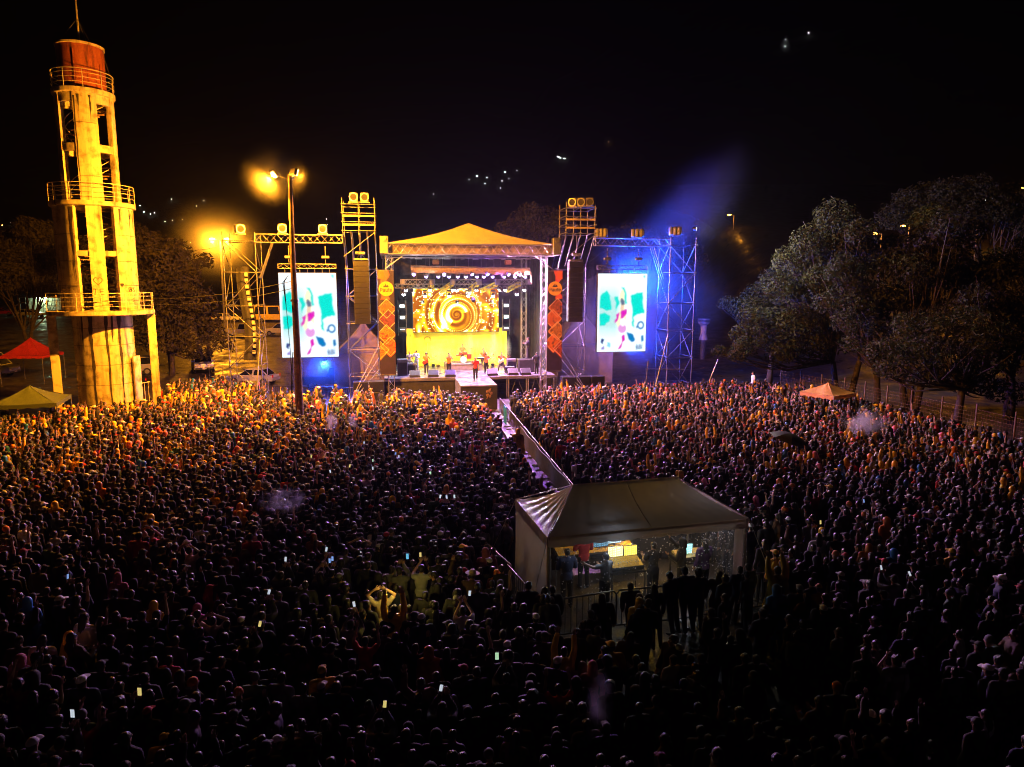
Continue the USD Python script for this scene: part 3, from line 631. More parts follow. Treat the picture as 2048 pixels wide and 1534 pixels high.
# ---------------------------------------------------------------- scaffolds and sound rig each side of the stage
for side, xa, xb in (('left', -9.15, -6.95), ('right', 6.9, 9.1)):
    t = st('scaffold_tower', 'tall scaffold tower with a jutting cage of pipes on top, carrying the %s loudspeaker column' % side, 'scaffold tower', 0, 0.6, group=None)
    scaffold(t, (xa, xb), (0, 2.0), (1.9, 3.9, 5.9, 7.9, 9.9), steel, .035)
    xm = (xa + xb) / 2
    for x in np.linspace(xa, xb, 5):
        for dy in (0, 2.0): put(t, 'raking_pipe', tb((x, dy, 10.2), (x, dy - 2.3, 12.5), .035, n=6), steel)
    for x in (xa, xm, xb):
        for y in (-2.3, -.3): put(t, 'head_post', tb((x, y, 12.2), (x, y, 14.5 + (.25 if x != xm else 0)), .035, n=6), steel)
    for z in (12.5, 13.1, 13.7, 14.3):
        for y in (-2.34, -.34): put(t, 'head_rail', tb((xa - .1, y, z), (xb + .1, y, z), .035, n=6), steel)
        for x in (xa, xm, xb): put(t, 'head_rail', tb((x + .04, -2.5, z + .06), (x + .04, -.2, z + .06), .03, n=6), steel)
    for z in (12.9, 13.5): put(t, 'toe_board', bx((xm, -2.4, z), (xb - xa, .03, .13)), M('worn_board', (.36, .27, .16), .7, 0, .4))
    put(t, 'brace', tb((xa, -2.3, 10.7), (xb, -2.3, 12.4), .033, n=6), steel)
    put(t, 'hoist', bx((xm, -1.3, 11.0), (.7, .3, .22), bev=.03), steel); put(t, 'chain', tb((xm, -1.3, 11.0), (xm, -1.3, 12.4), .025, n=5), steel)
    for k in range(3): put(t, 'stay', tb(((xb if side == 'left' else xa) - .0, -.1, 4.2 - k * .9), ((xa if side == 'left' else xb) + .0, -1.8 - .2 * k, .1), .033, n=6), steel)
    sp = st('line_array', 'hanging column of black loudspeaker boxes at the %s of the stage' % side, 'loudspeakers', xm + (.05 if side == 'left' else -.1), -.75, 0)
    n, z, tilt, y = 12, 10.45, 2.0, 0.0
    for i in range(n):
        R = np.array([[1, 0, 0], [0, math.cos(math.radians(tilt)), -math.sin(math.radians(tilt))], [0, math.sin(math.radians(tilt)), math.cos(math.radians(tilt))]])
        put(sp, 'speaker_box', bx((0, y, z - .19), (1.12, .62, .365), bev=.02, R=R), black)
        put(sp, 'grille', bx((0, y - .325, z - .19), (1.0, .02, .30), R=R), M('speaker_grille', (.03, .03, .033), .35, .6, .3, 60))
        z -= .375; tilt += .25 + .10 * i * .5; y += math.sin(math.radians(tilt)) * .12
    put(sp, 'fly_frame', bx((0, 0, 10.55), (1.0, .6, .14), bev=.02), steel)
    for x in (-.3, .3): put(sp, 'sling', tb((x, 0, 10.6), (0, -.5, 11.0), .018, n=5), steel)
    hd = M('lamp_housing', (.30, .29, .27), .45, .3)
for side, xa, xb in (('left', -17.1, -15.0), ('right', 15.0, 17.05)):
    t = st('scaffold_tower', 'outer scaffold tower of crossed pipes at the far %s of the stage' % side, 'scaffold tower', 0, -1.9)
    scaffold(t, (xa, xb), (0, 2.2), (1.0, 3.1, 5.2, 7.3, 9.6, 11.7), steel, .035, lift=.6)
    d = xb if side == 'left' else xa
    put(t, 'stay', tb((d, -.1, 5.0), (d + (-.3 if side == 'left' else -1.6), -1.3, .1), .05, n=6), alu)
    for k in range(3): put(t, 'raker', tb((d, 1.1 + k * .4, 9.2), (d + (1.0 if side == 'left' else -1.0) * .9, 1.1 + k * .4, 11.7), .035, n=6), steel)
    if side == 'left':
        m = st('folded_banner', 'dark rolled cloth with a strip of lettered print hanging inside the left outer scaffold', 'banner', -15.9, -.6, 3.4)
        P = np.array([[(x_ + .18 * math.sin(z * .8), .1 * math.sin(x_ * 9), z) for z in np.linspace(0, 6.6, 14)] for x_ in np.linspace(-.55, .35, 10)])
        put(m, 'cloth', MB().grid(P), blackcloth, smooth=True)
        k = MB()
        for i in range(14): k.box((.16 + .18 * math.sin((.6 + i * .42) * .8), -.14, .6 + i * .42), (.22, .015, .26))
        put(m, 'print', k, M('faded_print', (.35, .32, .36), .7), kind='stuff')
for side, xa, xb in (('left', -15.0, -9.2), ('right', 9.1, 15.0)):
    t = st('overhead_truss', 'long lattice truss bridging the scaffold towers above the %s screen' % side, 'truss', 0, -1.7)
    lattice(t, (xa, 0, 11.9), (xb, 0, 11.9), .5, .55, .48, alu, .035, .018)
# old discharge floodlights sitting dark on the trusses
def floodbox():
    t = thing('truss_floodlight', '', 'floodlight')
    for k in range(3): put(t, 'housing', bx((-.0, .30 * k, .36), (.58 - .03 * k, .26, .62), bev=.09), hd)
    m = MB().lathe([(.24, -.02), (.30, -.02), (.30, .05), (.24, .05), (.24, -.02)], 18); m.xf(np.array([[1, 0, 0], [0, 0, 1], [0, -1, 0]]), (0, -.17, .36)); put(t, 'rim', m, alu)
    put(t, 'lens', MB().lathe([(0, 0), (.23, 0), (.23, .01), (0, .01)], 16).xf(np.array([[1, 0, 0], [0, 0, 1], [0, -1, 0]]), (0, -.155, .36)), M('dark_lens', (.05, .05, .05), .1))
    put(t, 'bracket', bx((0, .2, .03), (.7, .5, .05)), steel); return t
fb = None
for x, y, z, rz, lab in ((-8.35, -1.6, 14.42, 0, 'round-faced lamp on top of the left scaffold head, the left one of two'), (-7.6, -1.6, 14.42, 0, 'round-faced lamp on top of the left scaffold head, the right one of two'),
                         (7.5, -1.2, 14.42, -30, 'orange-lit lamp on top of the right scaffold head, nearest the stage'), (8.1, -1.45, 14.42, -24, 'orange-lit lamp in the middle of the right scaffold head'), (8.7, -1.6, 14.42, -14, 'orange-lit lamp at the outer end of the right scaffold head'),
                         (-15.95, -1.7, 12.15, 20, 'unlit floodlight on the corner of the left outer scaffold'), (-13.2, -1.7, 12.22, 8, 'unlit floodlight on the left truss just left of the street lamp pole'), (-10.5, -1.7, 12.22, 0, 'unlit floodlight on the left truss near the scaffold head'),
                         (9.9, -1.7, 12.22, 74, 'unlit floodlight on the right truss beside the scaffold head'), (12.7, -1.7, 12.22, 74, 'unlit floodlight in the middle of the right truss'), (15.7, -1.7, 12.4, 74, 'unlit floodlight on top of the right outer scaffold')):
    if fb is None:
        fb = floodbox(); p = sw(x, y, z); X = UsdGeom.Xformable(fb); fb.GetAttribute('xformOp:translate').Set(Gf.Vec3d(*p)); X.AddRotateZOp().Set(YAW + rz); cd(fb, label=lab, group='dark floodlights on the scaffolds')
    else: dup(fb, lab, sw(x, y, z), YAW + rz, 'dark floodlights on the scaffolds')
for side, x0 in (('left', -8.0), ('right', 7.9)):
    k = 0
    for i in range(3 if side == 'right' else 2):
        for j in range(2):
            s = st('bass_speaker', 'black bass cabinet %s, %s of the pile beside the %s banner' % (ORD[i], ('bottom', 'top')[j], side), 'loudspeaker', x0 - .3 + i * 1.15, -.2, .02 + j * .82)
            put(s, 'cabinet', bx((0, 0, .4), (1.1, .8, .79), bev=.03), black); put(s, 'grille', bx((0, -.41, .4), (1.0, .02, .68)), _m['speaker_grille'])

# ---------------------------------------------------------------- lighting trusses and lamps over the stage
t = st('lighting_truss', 'front lighting truss wrapped in orange-lit plastic, hung under the stage roof', 'truss', .2, 1.5)
lattice(t, (-4.55, 0, 9.9), (4.6, 0, 9.75), .42, .42, .45, alu, .03, .015)
P = np.array([[(-4.6 + 9.2 * i / 70, .34 * math.cos(a) , 9.86 - .15 * i / 70 + .31 * math.sin(a) + .05 * meshkit.noise(np.array([i * .5, a * 3, 0.]), 3)) for a in np.linspace(.1 * PI, 1.3 * PI, 9)] for i in range(71)])
put(t, 'rain_cover', MB().grid(P), M('clear_plastic_wrap', (.26, .18, .10), .3, 0, .4, 8, .6, trans=.4), smooth=True)
P = np.array([[(4.6 + .35 * math.sin(i * .4) * .3 + i * .03, -.25 + .1 * i, 9.8 - j * .16 - i * .06) for j in range(6)] for i in range(5)]); put(t, 'cover_end', MB().grid(P), _m['clear_plastic_wrap'], smooth=True)
for x in (-2.7, 2.9):
    put(t, 'hoist', bx((x, 0, 10.45), (.5, .34, .36), bev=.05), M('hoist_orange', (.45, .2, .05), .5)); put(t, 'chain', tb((x, 0, 10.6), (x, 0, 11.2), .02, n=5), steel)
for i, (a, b) in enumerate(((-5.0, -2.7), (-1.1, 1.0), (2.5, 5.1))):
    t = st('lighting_truss', 'short pale lattice truss, %s of three in the row above the big screen' % ORD[i], 'truss', 0, 3.0)
    lattice(t, (a, 0, 8.95), (b, 0, 8.95), .36, .36, .36, alu, .03, .016)
    for x in (a, b): put(t, 'corner_block', bx((x, 0, 8.95), (.40, .42, .44), bev=.03), alu)
t = st('lighting_truss', 'rear lattice truss running along the top edge of the big screen', 'truss', 0, 5.0)
lattice(t, (-5.6, 0, 8.62), (4.9, 0, 8.62), .32, .32, .42, alu, .026, .014)
for i, (x, dx) in enumerate(((-2.7, -.25), (-1.15, -.7), (.9, -.5), (2.45, -1.0), (4.3, -.8))):
    t = st('yellow_panel_truss', 'yellow-lit slanting truss arm, %s of five above the big screen' % ORD[i], 'truss', x, 3.1)
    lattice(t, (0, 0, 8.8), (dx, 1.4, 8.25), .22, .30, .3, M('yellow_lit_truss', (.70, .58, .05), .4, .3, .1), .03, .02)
head_m = M('lamp_head', (.03, .03, .035), .35, .2)
def mover(lens):
    t = thing('moving_head_lamp', '', 'stage lamp')
    put(t, 'base', bx((0, 0, -.08), (.34, .26, .14), bev=.03), head_m)
    for sx in (-.19, .19): put(t, 'yoke_arm', bx((sx, 0, -.28), (.05, .14, .34), bev=.02), head_m)
    R = np.array([[1, 0, 0], [0, math.cos(-.5), -math.sin(-.5)], [0, math.sin(-.5), math.cos(-.5)]])
    h = MB().lathe([(0, .2), (.10, .19), (.14, .05), (.16, -.14), (.155, -.17), (0, -.17)], 16); h.xf(R @ np.array([[1, 0, 0], [0, 0, 1], [0, -1, 0]]).T, (0, 0, -.42)); put(t, 'lamp_head', h, head_m)
    q = MB().lathe([(0, -.0), (.135, -.0), (.12, -.02), (0, -.035)], 16); q.xf(R @ np.array([[1, 0, 0], [0, 0, 1], [0, -1, 0]]).T, (0, -.155, -.50)); put(t, 'lens', q, lens)
    return t
GV, GW = 'violet-white lamps hung in the upper row', 'small white lamps hung above the big screen'
violet = EM('violet_lens', (.5, .38, 1.0), 5); whitel = EM('white_lens', (.85, .85, 1.0), 13)
def place_first(o, p, rz, label, group):
    o.GetAttribute('xformOp:translate').Set(Gf.Vec3d(*p)); UsdGeom.Xformable(o).AddRotateZOp().Set(rz); cd(o, label=label, group=group); return o
mv = mover(violet); first = True
UP = (-3.3, -2.38, -1.58, -.89, -.27, .58, 1.13, 1.8, 2.7, 3.57, 4.37)
for i, x in enumerate(UP):
    lab = 'stage lamp glowing violet-white, %s in the upper row under the wrapped truss' % ORD[i]; p = sw(x + .05, 1.45, 9.84)
    if i == 0: place_first(mv, p, YAW, lab, GV)
    else: dup(mv, lab, p, YAW + (i * 37 % 11 - 5), GV)
mw = mover(whitel)
LOW = sorted([(-4.75, 8.28), (-2.86, 8.31), (-1.07, 8.31), (-.75, 8.27), (.82, 8.27), (2.78, 8.3), (3.19, 8.3), (4.76, 8.3), (-3.26, 7.84), (-1.35, 7.83), (.17, 7.83), (2.2, 7.82), (4.14, 7.94), (-4.95, 7.96)])
for i, (x, z) in enumerate(LOW):
    lab = 'small white stage lamp, %s of the row before the big screen top' % ORD[i]; p = sw(x, 3.5, z + .5)
    if i == 0: place_first(mw, p, YAW, lab, GW)
    else: dup(mw, lab, p, YAW + (i * 53 % 17 - 8), GW)
strobe_l = EM('cyan_strobe_lens', (.55, .95, 1.0), 22)
for si, (x, side) in enumerate(((-5.04, 'left'), (3.74, 'right'))):
    for i, z in enumerate((6.97, 6.0, 4.98)):
        t = st('strobe_lamp', 'cyan-white strobe lamp, %s of three stacked at the %s of the big screen' % (('top', 'middle', 'bottom')[i], side), 'stage lamp', x, 6.2, z)
        put(t, 'housing', bx((0, .08, 0), (.62, .18, .40), bev=.04), black)
        if i < 2: put(t, 'lens', bx((0, -.03, 0), (.34, .04, .20), bev=.02), strobe_l); light(t, 'DiskLight', (0, -.12, 0), (0, -5, -1), (.4, .9, 1.0), 26, .15)
        else: put(t, 'lens', bx((0, -.03, .05), (.34, .04, .05)), whitel)
        for sx in (-.33, .33): put(t, 'pole', tb((sx, .1, -.5), (sx, .1, .5), .02, n=5), steel)
# working lights of the show (each belongs to a lamp seen above)
def show_light(name, label, x, y, z, tx, ty, tz, col, power, cone=None, size=.14, lens=None):
    t = st(name, label, 'stage lamp', x, y, z)
    d = unit((tx - x, ty - y, tz - z)); e = aim(d)
    body = MB().lathe([(0, .26), (.12, .25), (.17, 0), (0, .0)], 14)
    R = trimesh.transformations.euler_matrix(*[math.radians(q) for q in e], axes='sxyz')[:3, :3]
    body.xf(R, (0, 0, 0)); put(t, 'housing', body, head_m)
    put(t, 'lens', MB().lathe([(0, -.012), (.14, -.012), (.14, 0), (0, 0)], 14).xf(R), lens or EM(name + '_lens', col, 9))
    light(t, 'DiskLight', tuple(d * .05), tuple(d), col, power, size, cone, .5); return t
for i, (x, tx, ty, col, pw, cone) in enumerate(((-4.2, -6, -14, (.95, .85, 1), P_STAGE_WHITE, 48), (-1.9, -12, -24, (.9, .85, 1), P_STAGE_WHITE, 52), (.25, 3.2, -6.5, (.42, .16, 1.0), P_STAGE_VIOLET, 34), (1.45, 6.0, -7, (.55, .14, 1.0), P_STAGE_VIOLET, 30), (3.1, 10, -10, (1.0, .42, .72), P_STAGE_WHITE * 3.6, 46), (4.0, 15, -14, (1.0, .5, .78), P_STAGE_WHITE * 2.6, 44))):
    show_light('wash_lamp', 'audience wash lamp, %s of six clamped under the wrapped truss' % ORD[i], x, 1.1, 9.5, tx, ty, 1.5, col, pw, cone, lens=violet)
ylw = (1.0, .78, .03)
for i, x in enumerate((-4.0, -2.5, -1.0, .5, 2.0, 3.4)):
    show_light('floor_lamp', 'yellow floor lamp at the foot of the pale backdrop, %s of six' % ORD[i], x, 6.6, DECK + .25, x * .9, 7.6, 5.0, ylw, P_YELLOW * .22, None, .16, EM('yellow_lens', ylw, 16))
for i, (x, z) in enumerate(((-3.4, 4.6), (-.6, 4.6), (2.3, 4.6))):
    show_light('yellow_wash_lamp', 'yellow wash lamp hung before the big screen, %s of three' % ORD[i], x, 4.6, z + 2.6, x, 3.6, DECK, ylw, P_YELLOW * .6, None, .16, _m['yellow_lens'])
for i, (x, tx) in enumerate(((-4.3, -3.0), (.3, .55), (2.9, 2.6))):
    show_light('white_beam_lamp', 'white beam lamp pointing down at the stage floor, %s of three' % ORD[i], x, 3.4, 8.2, tx, 5.4, DECK + .6, (.9, 1.0, .9), 120, 13, .12, whitel)
for i, x in enumerate((-2.1, .45, 2.6)):
    show_light('white_floor_lamp', 'white floor lamp throwing a streak up the pale backdrop, %s of three' % ORD[i], x, 6.5, DECK + .2, x + .1, 7.5, 4.0, (.9, 1.0, .8), 22, 26, .1, whitel)
show_light('yellow_truss_lamp', 'yellow lamp shining on the slanting truss arms', .4, 2.0, 7.6, .3, 3.7, 8.6, ylw, 22, None, .12, _m['yellow_lens'])
show_light('tree_floodlight', 'white floodlight on the right outer scaffold turned towards the trees', 16.9, -2.2, 12.9, 27, -8.5, 12, (1.0, .90, .68), 900, 29, .2, EM('cool_flood_lens', (.9, .9, 1), 4))
show_light('violet_side_lamp', 'violet lamp low at the right wing of the stage by the banner', 5.9, .2, 4.2, 5.0, -1.5, 2.0, (.75, .45, 1.0), 20, None, .12, EM('violet_side_lens', (.8, .6, 1), 8))
show_light('blue_flood_lamp', 'blue beam lamp behind the right screen shining up to the right', 12.6, .9, 8.6, 20.4, 1.5, 17.6, (.004, .07, 1.0), P_BLUE * .95, 17, .2, EM('blue_lens', (.03, .2, 1), 12))
show_light('blue_flood_lamp', 'blue floodlight low behind the right screen', 12.6, 0.6, 3.6, 15.6, 1.4, 5.0, (.004, .06, 1.0), P_BLUE * .17, 75, .25, _m['blue_lens'])
show_light('blue_flood_lamp', 'blue floodlight high behind the right screen', 12.4, 0.6, 8.6, 15.5, 1.4, 7.5, (.004, .06, 1.0), P_BLUE * .15, 75, .25, _m['blue_lens'])
show_light('blue_flood_lamp', 'blue floodlight on the ground behind the left screen', -11.0, 1.4, 2.9, -11.2, -1.2, .8, (.012, .08, 1.0), P_BLUE * .14, None, .2, _m['blue_lens'])
show_light('blue_flood_lamp', 'blue floodlight at the top of the left screen', -11.3, .3, 9.0, -11.2, 3.0, 8.0, (.012, .08, 1.0), P_BLUE * .10, None, .2, _m['blue_lens'])
smoke('blue-lit smoke round the right screen and the outer scaffold', 14.0, 1.6, 6.4, 10.0, 3.4, 8.6, .05, rough=.2)
smoke('smoke catching a blue beam above the right outer scaffold', 17.6, 1.3, 14.2, 9.5, 3.2, 4.2, .02, pitch=-47, rough=.2)
show_light('blue_flood_lamp', 'small blue floodlight on the back of the right screen', 11.2, .35, 6.5, 11.3, 3.0, 7.5, (.004, .06, 1.0), P_BLUE * .05, None, .2, _m['blue_lens'])
smoke('blue-lit smoke round and under the left screen', -11.4, 1.2, 4.6, 5.0, 2.6, 6.4, .04, rough=.25)
smoke('yellow-lit smoke over the stage floor', -.4, 5.2, 3.4, 5.6, 2.2, 2.6, .06, rough=.42)
for x_, h_, nm in ((.55, 1.9, 'behind the singer'), (2.55, 2.1, 'behind the man with the wide stance'), (3.75, 1.7, 'at the right end of the backdrop')): smoke('white plume of smoke shooting up %s' % nm, x_, 5.6, DECK + h_ * .9, .45, .45, h_, .9, rough=.3, name='smoke_plume')

# ---------------------------------------------------------------- things on the stage
def wedge(x, y, lab, w=.8):
    t = st('stage_monitor', lab, 'loudspeaker', x, y, DECK)
    put(t, 'cabinet', MB().poly([(-.3, 0), (.28, 0), (.28, .46), (.10, .50), (-.3, .16)], 0, -w / 2, w / 2), black); put(t, 'grille', MB().poly([(-.335, .15), (-.30, .19), (.06, .50), (.03, .53)], 0, -w / 2 + .05, w / 2 - .05), _m['speaker_grille'])
for x, y, l in ((-4.3, .5, 'black wedge monitor at the left end of the stage lip'), (-2.9, .5, 'black wedge monitor before the left guitarist'), (-1.6, .4, 'black wedge monitor before the woman in orange'), (1.7, .5, 'black wedge monitor to the right of the catwalk'), (3.3, .5, 'wide black wedge monitor before the right guitarist'), (4.3, .5, 'small black wedge monitor near the right wing')):
    wedge(x, y, l)
for x, y, w_, h, l in ((-5.2, 1.6, .8, 1.3, 'tall grey amplifier stack at the left wing'), (-4.5, 2.4, .7, .9, 'low dark amplifier beside the tall stack'), (3.55, 2.6, .75, 1.05, 'grey guitar amplifier right of the man with the wide stance'), (3.3, 2.0, .8, .5, 'low grey amplifier in front of the guitar amplifier')):
    t = st('amplifier', l, 'amplifier', x, y, DECK); put(t, 'cabinet', bx((0, 0, h / 2), (w_, .4, h), bev=.03), M('amp_cover', (.10, .10, .11), .6)); put(t, 'grille', bx((0, -.21, h * .42), (w_ * .88, .02, h * .7)), _m['speaker_grille']); put(t, 'panel', bx((0, -.21, h * .88), (w_ * .88, .02, h * .12)), steel)
    put(t, 'handle', tb((-.12, 0, h + .03), (.12, 0, h + .03), .012, n=5), rubber)
t = st('drum_riser', 'low carpeted platform under the drum kit', 'platform', -.1, 5.4, DECK); put(t, 'deck', bx((0, 0, .25), (3.0, 2.4, .5), bev=.02), M('riser_carpet', (.2, .2, .18), .9)); put(t, 'kerb', bx((0, -1.21, .45), (3.02, .03, .08)), steel)
t = st('drum_kit', 'drum kit with cymbals on the low platform behind the singer', 'drum kit', -.1, 5.2, DECK + .5)
shell, skinm, brass = M('drum_shell', (.35, .05, .03), .25), M('drum_skin', (.75, .75, .72), .6), M('brass', (.65, .45, .12), .25, .9)
def drum(n, c, r, h, ax=2):
    m = MB().lathe([(r, -h / 2), (r, h / 2), (r - .01, h / 2)], 20); k = MB().lathe([(0, h / 2 - .005), (r - .01, h / 2 - .005)], 20)
    if ax == 1: R = np.array([[1, 0, 0], [0, 0, -1], [0, 1, 0]]); m.xf(R); k.xf(R)
    m.xf(t=c); k.xf(t=c); d = put(t, n, m, shell); put(d, 'skin', k, skinm); return d
drum('bass_drum', (0, -.1, .29), .29, .42, 1); drum('snare_drum', (-.4, .3, .62), .18, .14); drum('rack_tom', (-.2, 0, .78), .15, .22); drum('rack_tom', (.2, 0, .78), .16, .24); drum('floor_tom', (.55, .25, .5), .2, .4)
for x, y, z in ((-.85, .1, 1.15), (.75, -.1, 1.2), (-.65, .4, .95)):
    c = put(t, 'cymbal', MB().lathe([(0, .03), (.04, .025), (.22, -.01)], 20, (x, y, z)), brass); put(c, 'cymbal_stand', tb((x, y, 0), (x, y, z), .014, n=5), steel)
t = st('gong_ring', 'round bright hoop standing at the back left of the stage', 'hoop', -3.0, 6.0, 4.15); put(t, 'hoop', MB().lathe([(.24, -.02), (.29, -.02), (.29, .02), (.24, .02), (.24, -.02)], 24).xf(np.array([[1, 0, 0], [0, 0, 1], [0, -1, 0]])), brass); put(t, 'stand', tb((0, 0, -2.35), (0, 0, -.28), .02), steel)
t = st('keyboard', 'keyboard on an X-shaped stand in front of the player at the back', 'keyboard', 1.55, 4.3, DECK); put(t, 'body', bx((0, 0, .95), (1.2, .35, .10), bev=.02), black); put(t, 'keys', bx((0, -.05, 1.003), (1.1, .2, .012)), M('ivory', (.75, .75, .7)), kind='stuff')
for a in (-1, 1): put(t, 'leg', tb((-.4 * a, 0, 0), (.4 * a, 0, .9), .022), steel)
def mic_stand(x, y, lab, h=1.5):
    t = st('microphone_stand', lab, 'microphone stand', x, y, DECK); put(t, 'pole', tb((0, 0, .02), (0, 0, h), .013, n=5), steel); put(t, 'base', MB().lathe([(0, 0), (.15, 0), (.13, .03), (0, .03)], 14), black); put(t, 'microphone', MB().tube((0, -.02, h), (0, -.14, h + .05), .02, .03), black)
mic_stand(1.95, 1.6, 'thin microphone stand right of the woman with her arm up'); mic_stand(-2.2, 2.2, 'thin microphone stand between the left guitarist and the woman')

def performer(label, x, y, rz, topc, trc, z=DECK, skin=0, group=None, world=None, **k):
    p = world or sw(x, y, z)
    o = thing('person', label, 'person', p, (YAW if world is None else 0) + rz, group)
    dress(o, cached_person(edge=.06, **k), skins[skin], topc, trc, k.get('capc')); return o
performer('singer in a red T-shirt and dark trousers striding down the catwalk', .06, -2.0, 172, 'red', 'black', right='mic', left='down', legs='walk', top_kind='tee')
performer('guitarist in an orange T-shirt at the left of the stage', -3.33, 2.0, 175, 'orange', 'charcoal', right='strum', left='neck', top_kind='tee', head='curly')
performer('woman in an orange top and tight black trousers singing into a microphone', -1.6, 1.5, 178, 'orange', 'black', skin=2, right='mic', left='mic', top_kind='tee', head='long')
performer('woman in an orange top raising a microphone high, right of the singer', 1.36, 1.5, 185, 'orange', 'black', skin=2, right='high', left='fold', top_kind='tee', head='long')
performer('guitarist in an orange T-shirt standing with legs wide apart', 2.57, 1.5, 178, 'orange', 'grey', right='strum', left='neck', legs='wide', top_kind='tee')
performer('keyboard player in a pale orange T-shirt at the back of the stage', 1.55, 4.85, 180, 'orange', 'brown', skin=2, right='keys', left='keys', top_kind='tee')
performer('drummer in an orange T-shirt behind the drum kit', -.1, 5.75, 180, 'orange', 'black', z=DECK + .3, right='sticks', left='sticks', top_kind='tee')
performer('person in a white shirt with hands at the face, back left of the stage', -4.03, 4.0, 160, 'white', 'white', z=DECK, right='mic', left='front', top_kind='jacket')
performer('person in a cream shirt half hidden by the amplifiers at the left wing', -4.6, 3.3, 190, 'cream', 'charcoal', top_kind='tee')
performer('camera operator in dark clothes standing at the right wing of the stage', 5.25, .75, 20, 'black', 'black', right='fold', left='front', top_kind='jacket')
performer('person in a dark jacket bending over gear on the raised case at the right wing', 4.9, 2.4, 60, 'charcoal', 'black', z=DECK + 1.05, right='front', left='front', top_kind='jacket')
t = st('equipment_case', 'tall dark equipment case at the right wing that a technician stands on', 'flight case', 4.7, 2.4, DECK); put(t, 'case', bx((0, 0, .52), (1.3, .9, 1.04), bev=.03), black)
for x in (-.64, .64): put(t, 'corner_rail', bx((x, -.45, .52), (.04, .03, 1.0)), alu)
put(t, 'lid', bx((0, 0, 1.0), (1.32, .92, .06)), steel)
def guitar(x, y, z, rz, col, lab):
    t = st('electric_guitar', lab, 'guitar', x, y, z, rz)
    g = join([hull(((-.20, 0, 0), (.16, .022, .15)), ((-.05, 0, 0), (.13, .022, .10))), hull(((.08, 0, .01), (.12, .022, .12)), ((0, 0, 0), (.1, .022, .09)))])
    put(t, 'body', MB().man(g), M(lab.split()[0] + '_guitar', col, .2), smooth=40); put(t, 'neck', bx((.45, -.01, .0), (.62, .03, .05)), M('guitar_neck', (.3, .16, .06), .4)); put(t, 'headstock', bx((.83, -.01, .01), (.17, .02, .08), bev=.01), black)
    put(t, 'strap', MB().path([(-.3, .0, .05), (-.25, .16, .45), (.05, .2, .42), (.15, .02, .12)], .018, 4), black); return t
def tilt(o, a): UsdGeom.Xformable(o).AddRotateYOp().Set(a)
tilt(guitar(-3.33, 1.76, DECK + 1.05, 0, (.5, .05, .02), 'red electric guitar held by the left guitarist'), -28)
tilt(guitar(2.57, 1.26, DECK + 1.05, 0, (.72, .70, .66), 'white electric guitar held by the man with the wide stance'), -28)
# ---------------------------------------------------------------- concrete water tower on the left
wall_m = usdkit.material(stage, LK + 'stained_whitewash', {
    'g': ('geometry', {}), 'mp': ('mapping', {'scale': (1.6, 1.6, .16)}), 'n': ('noise_texture', {'scale': 1.3, 'detail': 7, 'roughness': .68}), 'n2': ('noise_texture', {'scale': 2.2, 'detail': 6}),
    'r': ('rgb_ramp', {'ramp': [(.30, (.05, .036, .022)), (.39, (.34, .28, .18)), (.53, (.56, .48, .32)), (.8, (.66, .58, .42))]}),
    'r2': ('rgb_ramp', {'ramp': [(.30, (.45, .42, .36)), (.5, (1, 1, 1))]}), 'm': ('mix_color', {'blend_type': 'multiply', 'fac': 1.0}),
    'b': ('bump', {'strength': .35, 'distance': .03}), 'p': ('principled_bsdf', {'roughness': .85})},
    [('g.position', 'mp.vector'), ('mp.vector', 'n.vector'), ('g.position', 'n2.vector'), ('n.fac', 'r.fac'), ('n2.fac', 'r2.fac'), ('r.color', 'm.a'), ('r2.color', 'm.b'), ('m.result', 'p.base_color'), ('n2.fac', 'b.height'), ('b.normal', 'p.normal')], surface='p.BSDF')
rust_m = usdkit.material(stage, LK + 'stained_red_tank', {
    'g': ('geometry', {}), 'mp': ('mapping', {'scale': (1.8, 1.8, .3)}), 'n': ('noise_texture', {'scale': 1.5, 'detail': 7, 'roughness': .7}),
    'r': ('rgb_ramp', {'ramp': [(.36, (.03, .012, .007)), (.50, (.27, .055, .018)), (.72, (.40, .11, .04))]}), 'p': ('principled_bsdf', {'roughness': .75})},
    [('g.position', 'mp.vector'), ('mp.vector', 'n.vector'), ('n.fac', 'r.fac'), ('r.color', 'p.base_color')], surface='p.BSDF')
seam_m = M('dark_water_stain', (.035, .027, .018), .8, 0, .6, 6)
TX, TY = -26.3, 44.6
TA = math.degrees(math.atan2(-TY, -TX))       # bearing of the face turned to the field
t = thing('water_tower', 'tall round stained water tower in three tiers with railed balconies and an aerial', 'water tower', (TX, TY, 0), TA, scale=(.885, .885, 1))
def arc_wall(r, th, z0, z1, a0, a1, n=10):
    m = MB(); m.lathe([(r - th, z0), (r, z0), (r, z1), (r - th, z1), (r - th, z0)], n, a0=math.radians(a0), a1=math.radians(a1))
    for a in (a0, a1):
        c, s_ = math.cos(math.radians(a)), math.sin(math.radians(a)); q = np.array([[c * (r - th), s_ * (r - th), z0], [c * r, s_ * r, z0], [c * r, s_ * r, z1], [c * (r - th), s_ * (r - th), z1]])
        m.add(q, [[0, 1, 2, 3]] if a == a1 else [[0, 3, 2, 1]])
    return m
def slab(nm, r, z0, z1): put(t, nm, MB().lathe([(0, z0), (r - .05, z0), (r, z0 + .05), (r, z1), (0, z1)], 48), wall_m, smooth=35)
